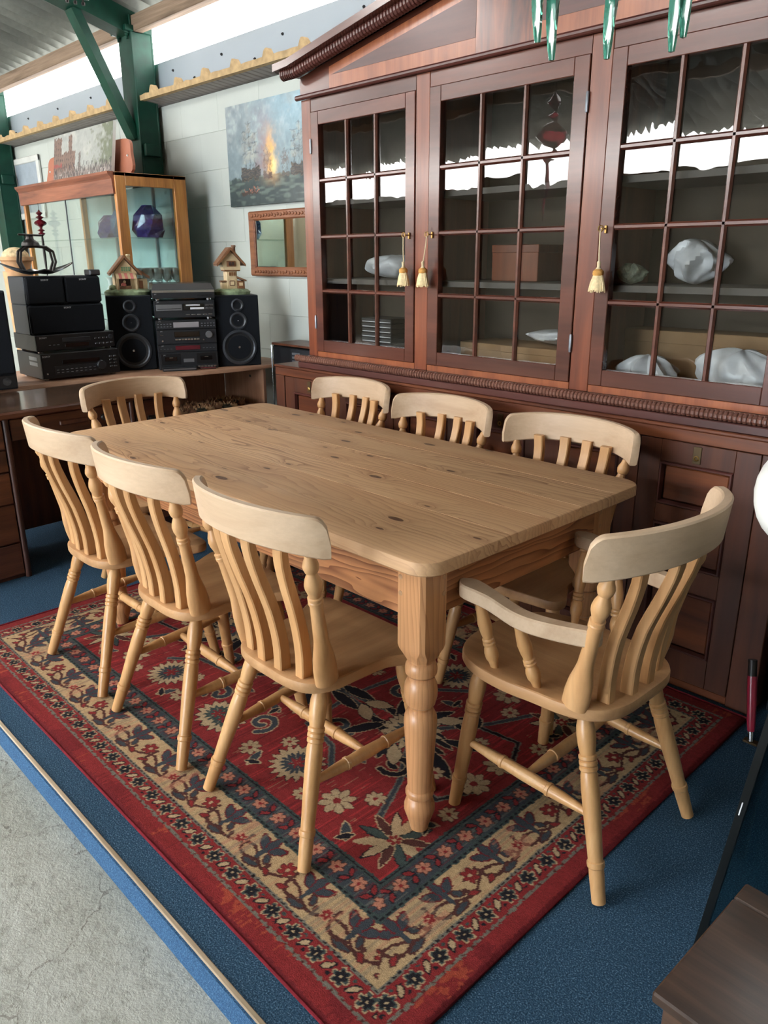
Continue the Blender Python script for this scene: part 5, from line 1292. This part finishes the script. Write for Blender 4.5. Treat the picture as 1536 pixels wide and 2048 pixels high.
# ------------------------------------------------------------------ pictures and mirror
def painted(name, wd, hg, fn, n=150):
    nx, nz = n, int(n*hg/wd); A, B = np.meshgrid(np.linspace(0, 1, nx), np.linspace(0, 1, nz), indexing='ij')
    cols = fn(A, B); co = np.stack([(A-.5)*wd, np.zeros_like(A), B*hg], -1).reshape(-1, 3); ix = np.arange(nx*nz).reshape(nx, nz)
    q = np.stack([ix[:-1, :-1], ix[1:, :-1], ix[1:, 1:], ix[:-1, 1:]], -1).reshape(-1, 4)
    return gridmesh(name, co, q, np.clip(cols, .003, 1), 'vertex_colour')
def blend(img_, mask, col, a=1.0): m_ = (mask*a)[..., None]; return img_*(1-m_)+np.array(col)*m_
def fbm(shape, k): return .5*sm(shape, (k, k))+.3*sm(shape, (k/2, k/2))+.2*sm(shape, (k/4, k/4))
def sea_battle(A, B):
    A0 = A; A = A+.010*sm(A.shape, (5, 5))+.004*sm(A.shape, (2, 2)); B = B+.010*sm(A0.shape, (5, 5))+.004*sm(A0.shape, (2, 2))
    n1, n2 = fbm(A.shape, 30), fbm(A.shape, 12)
    I = np.zeros(A.shape+(3,)); I[:] = rgb(132, 150, 156)
    I = blend(I, np.clip((A-.35)*2, 0, 1)*np.clip((B-.45)*2, 0, 1), rgb(150, 182, 196))
    I = blend(I, np.clip(.6-A*1.1+n1*.35, 0, 1)*np.clip(B*1.6, 0, 1), rgb(92, 102, 108), .8); I = blend(I, np.clip(n2*.8, 0, 1)*np.clip(B, 0, 1), rgb(178, 188, 186), .5)
    I = blend(I, np.exp(-((A-.50-.06*n2)/.10)**2)*np.clip(1.3-abs(B-.50)*2.6, 0, 1), rgb(150, 108, 112), .6)
    I = blend(I, np.exp(-((A-.56-.03*n2)/.055)**2)*np.clip(1.25-abs(B-.42)*3.2, 0, 1), rgb(240, 182, 96), .95)
    I = blend(I, np.exp(-((A-.60)/.03)**2-((B-.36)/.10)**2), rgb(255, 226, 160), .8)
    sea = np.clip((.29-B)*60, 0, 1); I = blend(I, sea, rgb(58, 72, 72)); I = blend(I, sea*np.clip(sm(A.shape, (14, 3)), 0, 1), rgb(116, 132, 124), .7); I = blend(I, sea*np.clip((.08-B)*8, 0, 1), rgb(38, 54, 56), .6)
    I = blend(I, sea*np.exp(-((A-.58)/.10)**2)*np.clip((B-.15)*6, 0, 1), rgb(220, 170, 110), .7)
    def ship(x, s_, dk):
        nonlocal I
        hull = (np.abs(A-x) < .12*s_) & (B > .25) & (B < .25+.11*s_+.03*s_*np.abs(A-x)/(.12*s_)); I = blend(I, hull*1.0, dk, .92)
        I = blend(I, (hull & (np.mod(B*120, 3) < .9))*1.0, rgb(120, 104, 84), .5)
        for dx, h in ((-.06, .42), (.0, .52), (.06, .40)):
            mast = (np.abs(A-x-dx*s_) < .006) & (B > .3) & (B < .3+h*s_); I = blend(I, mast*1.0, dk, .5)
            for k in range(3):
                zc = .36+h*s_*(.25+.25*k); sail = (np.abs(A-x-dx*s_) < .045*s_*(1-.18*k)) & (np.abs(B-zc) < .04*s_); I = blend(I, sail*np.clip(.55+.4*n2, 0, 1), rgb(170, 164, 148) if s_ > .6 else rgb(120, 96, 84), .5)
                yard = (np.abs(A-x-dx*s_) < .055*s_*(1-.15*k)) & (np.abs(B-zc-.045*s_) < .005); I = blend(I, yard*1.0, dk, .45)
    ship(.30, 1.0, rgb(46, 42, 42)); ship(.52, .45, rgb(90, 62, 56)); ship(.90, .85, rgb(58, 50, 48)); ship(.74, .35, rgb(90, 84, 80))
    boat = (np.abs(A-.28) < .13) & (np.abs(B-.13) < .022*(1-((A-.28)/.13)**2)); I = blend(I, boat*1.0, rgb(66, 44, 36), .9)
    spots = (np.abs(A-.28) < .12) & (np.abs(B-.155) < .02) & (sm(A.shape, (2, 2)) > .5); I = blend(I, spots*1.0, rgb(190, 120, 96), .9)
    smk = np.clip(fbm(A.shape, 24)*.9+.1, 0, 1)*np.clip((B-.2)*3, 0, 1); I = blend(I, smk, rgb(150, 158, 158), .55); I = blend(I, np.clip((.35-B)*3, 0, 1), rgb(44, 52, 54), .35)
    return I*(1+.12*n2)[..., None]
def city_street(A, B):
    A0 = A; A = A+.006*sm(A.shape, (4, 4))+.003*sm(A.shape, (2, 2)); B = B+.02*sm(A0.shape, (4, 4))+.008*sm(A0.shape, (2, 2))
    n1, n2 = fbm(A.shape, 22), fbm(A.shape, 8); I = np.zeros(A.shape+(3,)); I[:] = rgb(158, 160, 154); I = blend(I, np.clip(n1, 0, 1), rgb(186, 186, 176), .6)
    tree = np.clip(((A-.70)*5+n2*.8)*np.clip((B-.12)*6, 0, 1), 0, 1); I = blend(I, tree, rgb(84, 92, 62), .85)
    bl_ = ((A < .14) & (B < .93)) | ((A > .14) & (A < .22) & (B < .60)) | ((np.abs(A-.30) < .09) & (B < .62)) | ((np.abs(A-.30) < .03) & (B < .95-.0*A)); I = blend(I, bl_*1.0, rgb(112, 82, 68), .9)
    I = blend(I, (bl_ & (np.mod(A*26, 1) < .38) & (np.mod(B*9, 1) < .5))*1.0, rgb(60, 46, 44), .7); I = blend(I, ((np.abs(A-.47) < .02) & (B < .55))*1.0, rgb(98, 84, 76), .8)
    I = blend(I, np.clip((.30-B)*8, 0, 1), rgb(126, 112, 104), .85)
    crowd = (B < .34) & (B > .05) & (sm(A.shape, (1.6, 5)) > .35); I = blend(I, crowd*1.0, rgb(48, 40, 42), .8); I = blend(I, ((B < .28) & (sm(A.shape, (1.6, 4)) > 1.25))*1.0, rgb(196, 186, 178), .8)
    I = blend(I, ((A < .16) & (np.abs(B-.36) < .04))*1.0, rgb(150, 64, 56), .8); return I*(1+.12*n2)[..., None]
pw, ph = .80, .575
t = thing('ship_painting', 'canvas painting of sailing ships in a smoky sea battle on the wall', 'painting', (-4.520+pw/2, YB-.028, 1.692))
inst('painted_face', painted('painted_face', pw, ph, sea_battle, 200), t, (0, -.0005, 0)); MB().box((-pw/2, 0, 0), (pw/2, .022, ph)).build('canvas_block', 'canvas_edge', t)
t = thing('street_painting', 'canvas painting of a crowded city street leaning on the display cabinet', 'painting', (-5.42, 2.43, DT+.004)); t.rotation_euler = (math.radians(-9), 0, 0)
inst('painted_face', painted('painted_face', .90, .315, city_street, 200), t, (0, -.0005, 0)); MB().box((-.45, 0, 0), (.45, .02, .315)).build('canvas_block', 'white_canvas', t)
def board(x, label, wd, hg, y):
    pts = smooth_outline([(-wd/2, 0), (wd/2, 0), (wd/2, hg*.6), (wd/2*.9, hg*.9), (wd/2*.5, hg), (-wd/2*.5, hg), (-wd/2*.9, hg*.9), (-wd/2, hg*.6)], 5)
    t = thing('shaped_board', label, 'board', (x, y, DT+.010)); t.rotation_euler = (math.radians(-6), 0, 0)
    MB().rings([[(a_, y_, b_) for a_, b_ in pts] for y_ in (0, .018)], True, True).build('panel', 'brown_board', t, smooth=False)
    for k in (-1, 1): MB().ball((k*wd*.40, -.003, hg*.5), .007, 8, 5).build('screw_cap', 'white_plastic', t)
board(-5.03, 'rounded brown board standing at the right of the street painting', .36, .205, 2.50); board(-5.93, 'rounded brown board standing at the left of the street painting', .40, .19, 2.50)
t = thing('silver_frame', 'silver framed grey picture on the wall by the far column', 'picture', (-7.84, YB-.03, 1.74))
for k in (-1, 1): MB().box((k*.31, 0, 0), (k*.255, .025, .53), .006).build('frame_side', 'silver_frame', t)
for z0 in (0, .475): MB().box((-.31, -.001, z0), (.31, .024, z0+.055), .006).build('frame_rail', 'silver_frame', t)
inst('picture_face', painted('picture_face', .51, .42, lambda A, B: np.array(rgb(150, 162, 172))*(1+.12*fbm(A.shape, 14))[..., None]-(((np.abs(A-.45) < .05*(1-B*2)) & (B < .3))[..., None]*.12), 60), t, (0, .010, .055))
t = thing('carved_mirror', 'carved pine framed mirror on the wall below the ship painting', 'mirror', (-4.335+.36, YB-.032, 1.272))
mw, mh = .36, .385
for k in (-1, 1): MB().box((k*mw, 0, 0), (k*(mw-.062), .026, mh), .008).build('frame_side', 'frame_pine', t)
for z0 in (0, mh-.055): MB().box((-mw, -.001, z0), (mw, .025, z0+.055), .008).build('frame_rail', 'frame_pine', t)
cv_ = MB()
for k in range(22):
    for z0 in (.026, mh-.028): cv_.ball((-mw+.05+k*(2*mw-.1)/21, -.003, z0+RNG.uniform(-.004, .004)), (.014, .006, .010), 8, 5)
o = cv_.build('carving', 'frame_pine', t); o['kind'] = 'stuff'
MB().box((-mw+.055, .012, .05), (mw-.055, .018, mh-.05)).build('mirror_plate', 'mirror_glass', t)
# dark stereo on the floor stand between the desk and the base cabinet
t = thing('radio_cassette', 'black stereo with wooden lid behind the left end of the base cabinet', 'stereo', (-3.80, 2.80, 0))
MB().box((-.05, .0, .0), (.42, .20, .735), .004).build('stand', 'charcoal', t); MB().box((-.055, -.01, .736), (.42, .19, .888), .010).build('body', 'black_plastic', t); MB().box((-.045, -.02, .889), (.42, .19, .902), .002).build('lid', 'old_oak_h', t)
MB().box((.13, -.016, .78), (.40, -.009, .875), .002).build('control_panel', 'charcoal', t)
for k in range(3): MB().box((.15, -.019, .80+k*.022), (.22, -.015, .812+k*.022)).build('button', 'steel_grey', t)
MB().tube([(-.068, -.005, 0), (-.066, -.006, .5), (-.062, -.008, .885)], .004, 6).build('aerial', 'silver', t)

# ------------------------------------------------------------------ right-hand foreground
t = thing('side_table', 'dark stained wooden side table corner at the bottom right', 'table', (-.312, .790, 0), math.radians(-2))
for ya, yb in ((0, .2375), (.2383, .282)): MB().box((0, ya, .432), (.52, yb, .450), .003).build('plank', 'dark_table', t)
MB().box((.012, .012, .37), (.508, .270, .431), .002).build('apron', 'dark_table', t)
for x_ in (.035, .485):
    for y_ in (.035, .247): MB().lathe([(0, .022), (.3, .026), (.6, .018), (1, .014)], (x_, y_, .372), (x_, y_, 0), 12).build('leg', 'dark_table', t)
t = thing('smoked_glass_panel', 'leaning smoked glass panel with black edge at the right', 'glass panel', (-.442, 1.315, 0))
e0, e1 = Vector((0, 0, .002)), Vector((.095, 0, .86)); dn_ = Vector((.55, .20, 0))
R = [[p, p+dn_, p+dn_+Vector((.001, .006, 0)), p+Vector((.001, .006, 0))] for p in (e0, e1)]; MB().rings(R, True, True).build('pane', 'smoked_pane', t, smooth=False)
R = [[p+Vector((-.008, -.006, 0)), p+Vector((.006, -.003, 0)), p+Vector((.006, .010, 0)), p+Vector((-.008, .008, 0))] for p in (e0, e1)]; MB().rings(R, True, True).build('edge_strip', 'black_frame', t, smooth=False)
R = [[p+Vector((-.003+k, -.0068, 0)), p+Vector((-.001+k, -.0068, 0)), p+Vector((-.001+k, -.0058, 0)), p+Vector((-.003+k, -.0058, 0))] for k in (0, ) for p in (e0.lerp(e1, .44), e0.lerp(e1, .475))]; MB().rings(R, True, True).build('clip', 'white_print', t, smooth=False)
t = thing('red_handled_prop', 'slim red rod with metal ends leaning by the base cabinet corner', 'rod', (-.662, 2.150, 0))
p0, p1 = Vector((0, 0, .006)), Vector((-.05, .06, .235))
MB().lathe([(0, .010), (.1, .012), (.7, .014), (1, .014)], p0.lerp(p1, .12), p0.lerp(p1, .80), 14).build('red_sleeve', 'red_handle', t); MB().lathe([(0, .013), (1, .013)], p0.lerp(p1, .78), p1, 12).build('collar', 'iron_dark', t)
MB().lathe([(0, .008), (1, .009)], p0, p0.lerp(p1, .13), 12).build('tip', 'silver', t); MB().box((-.020, -.012, 0), (.022, .012, .008), .002).build('foot', 'dark_brass', t)
t = thing('black_cabinet', 'black cabinet filling the dark area beyond the right end of the base cabinet', 'cabinet', (-.33, 2.36, 0))  # black body added to fill the dark area past the base cabinet
MB().box((-.37, 0, 0), (.55, .5, .95), .004).build('body', 'black_plastic', t); MB().box((-.35, -.012, .05), (.53, .0, .93), .003).build('door', 'black_frame', t)

# ------------------------------------------------------------------ hanging glass
ch = thing('glass_chandelier', 'green twisted glass drops of a chandelier hanging at the top', 'chandelier', (-.80, 1.285, 1.690))
ztop = roofz(1.285)-1.69-.02
MB().lathe([(0, .006), (1, .006)], (0, 0, .62), (0, 0, ztop), 8).build('rod', 'brass', ch); MB().lathe([(0, .03), (.3, .10), (.6, .12), (.9, .07), (1, .03)], (0, 0, .50), (0, 0, .64), 20).build('hub', 'green_glass', ch)
for tip in ((-.082, -.072, .027), (-.062, -.057, .0), (.013, -.008, -.003), (.101, .042, .001), (.115, .049, .020)):
    tip = Vector(tip); topp = Vector((tip.x*1.1, tip.y*1.1, .52)); R = []; N = 30; n = 10
    for i in range(N+1):
        f = i/N; c = tip.lerp(topp, f)+Vector((.012*math.sin(f*9+tip.x*40), .008*math.cos(f*7), 0))*f; r = .0045+.0165*min(1, f*1.7)**.8
        R.append([(c.x+r*(1+.28*math.cos(3*(2*PI*k/n)+f*16))*math.cos(2*PI*k/n), c.y+r*(1+.28*math.cos(3*(2*PI*k/n)+f*16))*math.sin(2*PI*k/n), c.z) for k in range(n)])
    MB().rings(R, True, True).build('twisted_drop', 'green_glass', ch)
# red glass pendant behind the camera, seen only as a reflection in the bookcase panes
rpd = thing('red_pendant', 'red glass finial pendant reflected in the middle bookcase door', 'pendant', (-3.74, -.60, 1.99))
MB().lathe([(0, .003), (.05, .006), (.30, .018), (.44, .012), (.47, .035), (.50, .012), (.56, .10), (.60, .115), (.65, .09), (.69, .015), (.74, .05), (.78, .015), (.84, .06), (.90, .012), (1, .006)], (0, 0, -.32), (0, 0, .60), 20).build('glass_body', 'red_glass', rpd)
MB().lathe([(0, .003), (1, .003)], (0, 0, .60), (0, 0, roofz(-.6)-1.99-.02), 6).build('wire', 'iron_dark', rpd)

# plain white globe standing in for an unidentified white blur at the right edge
t = thing('white_globe', 'plain white globe standing in for a white blur, cut off by the right edge of the picture', 'globe light', (-.455, 1.600, .93))
MB().ball((0, 0, 0), (.105, .105, .115), 24, 14).build('globe', 'white_plastic', t)
MB().lathe([(0, .004), (1, .004)], (0, 0, .11), (0, 0, roofz(1.59)-.93-.02), 6).build('cord', 'white_plastic', t)
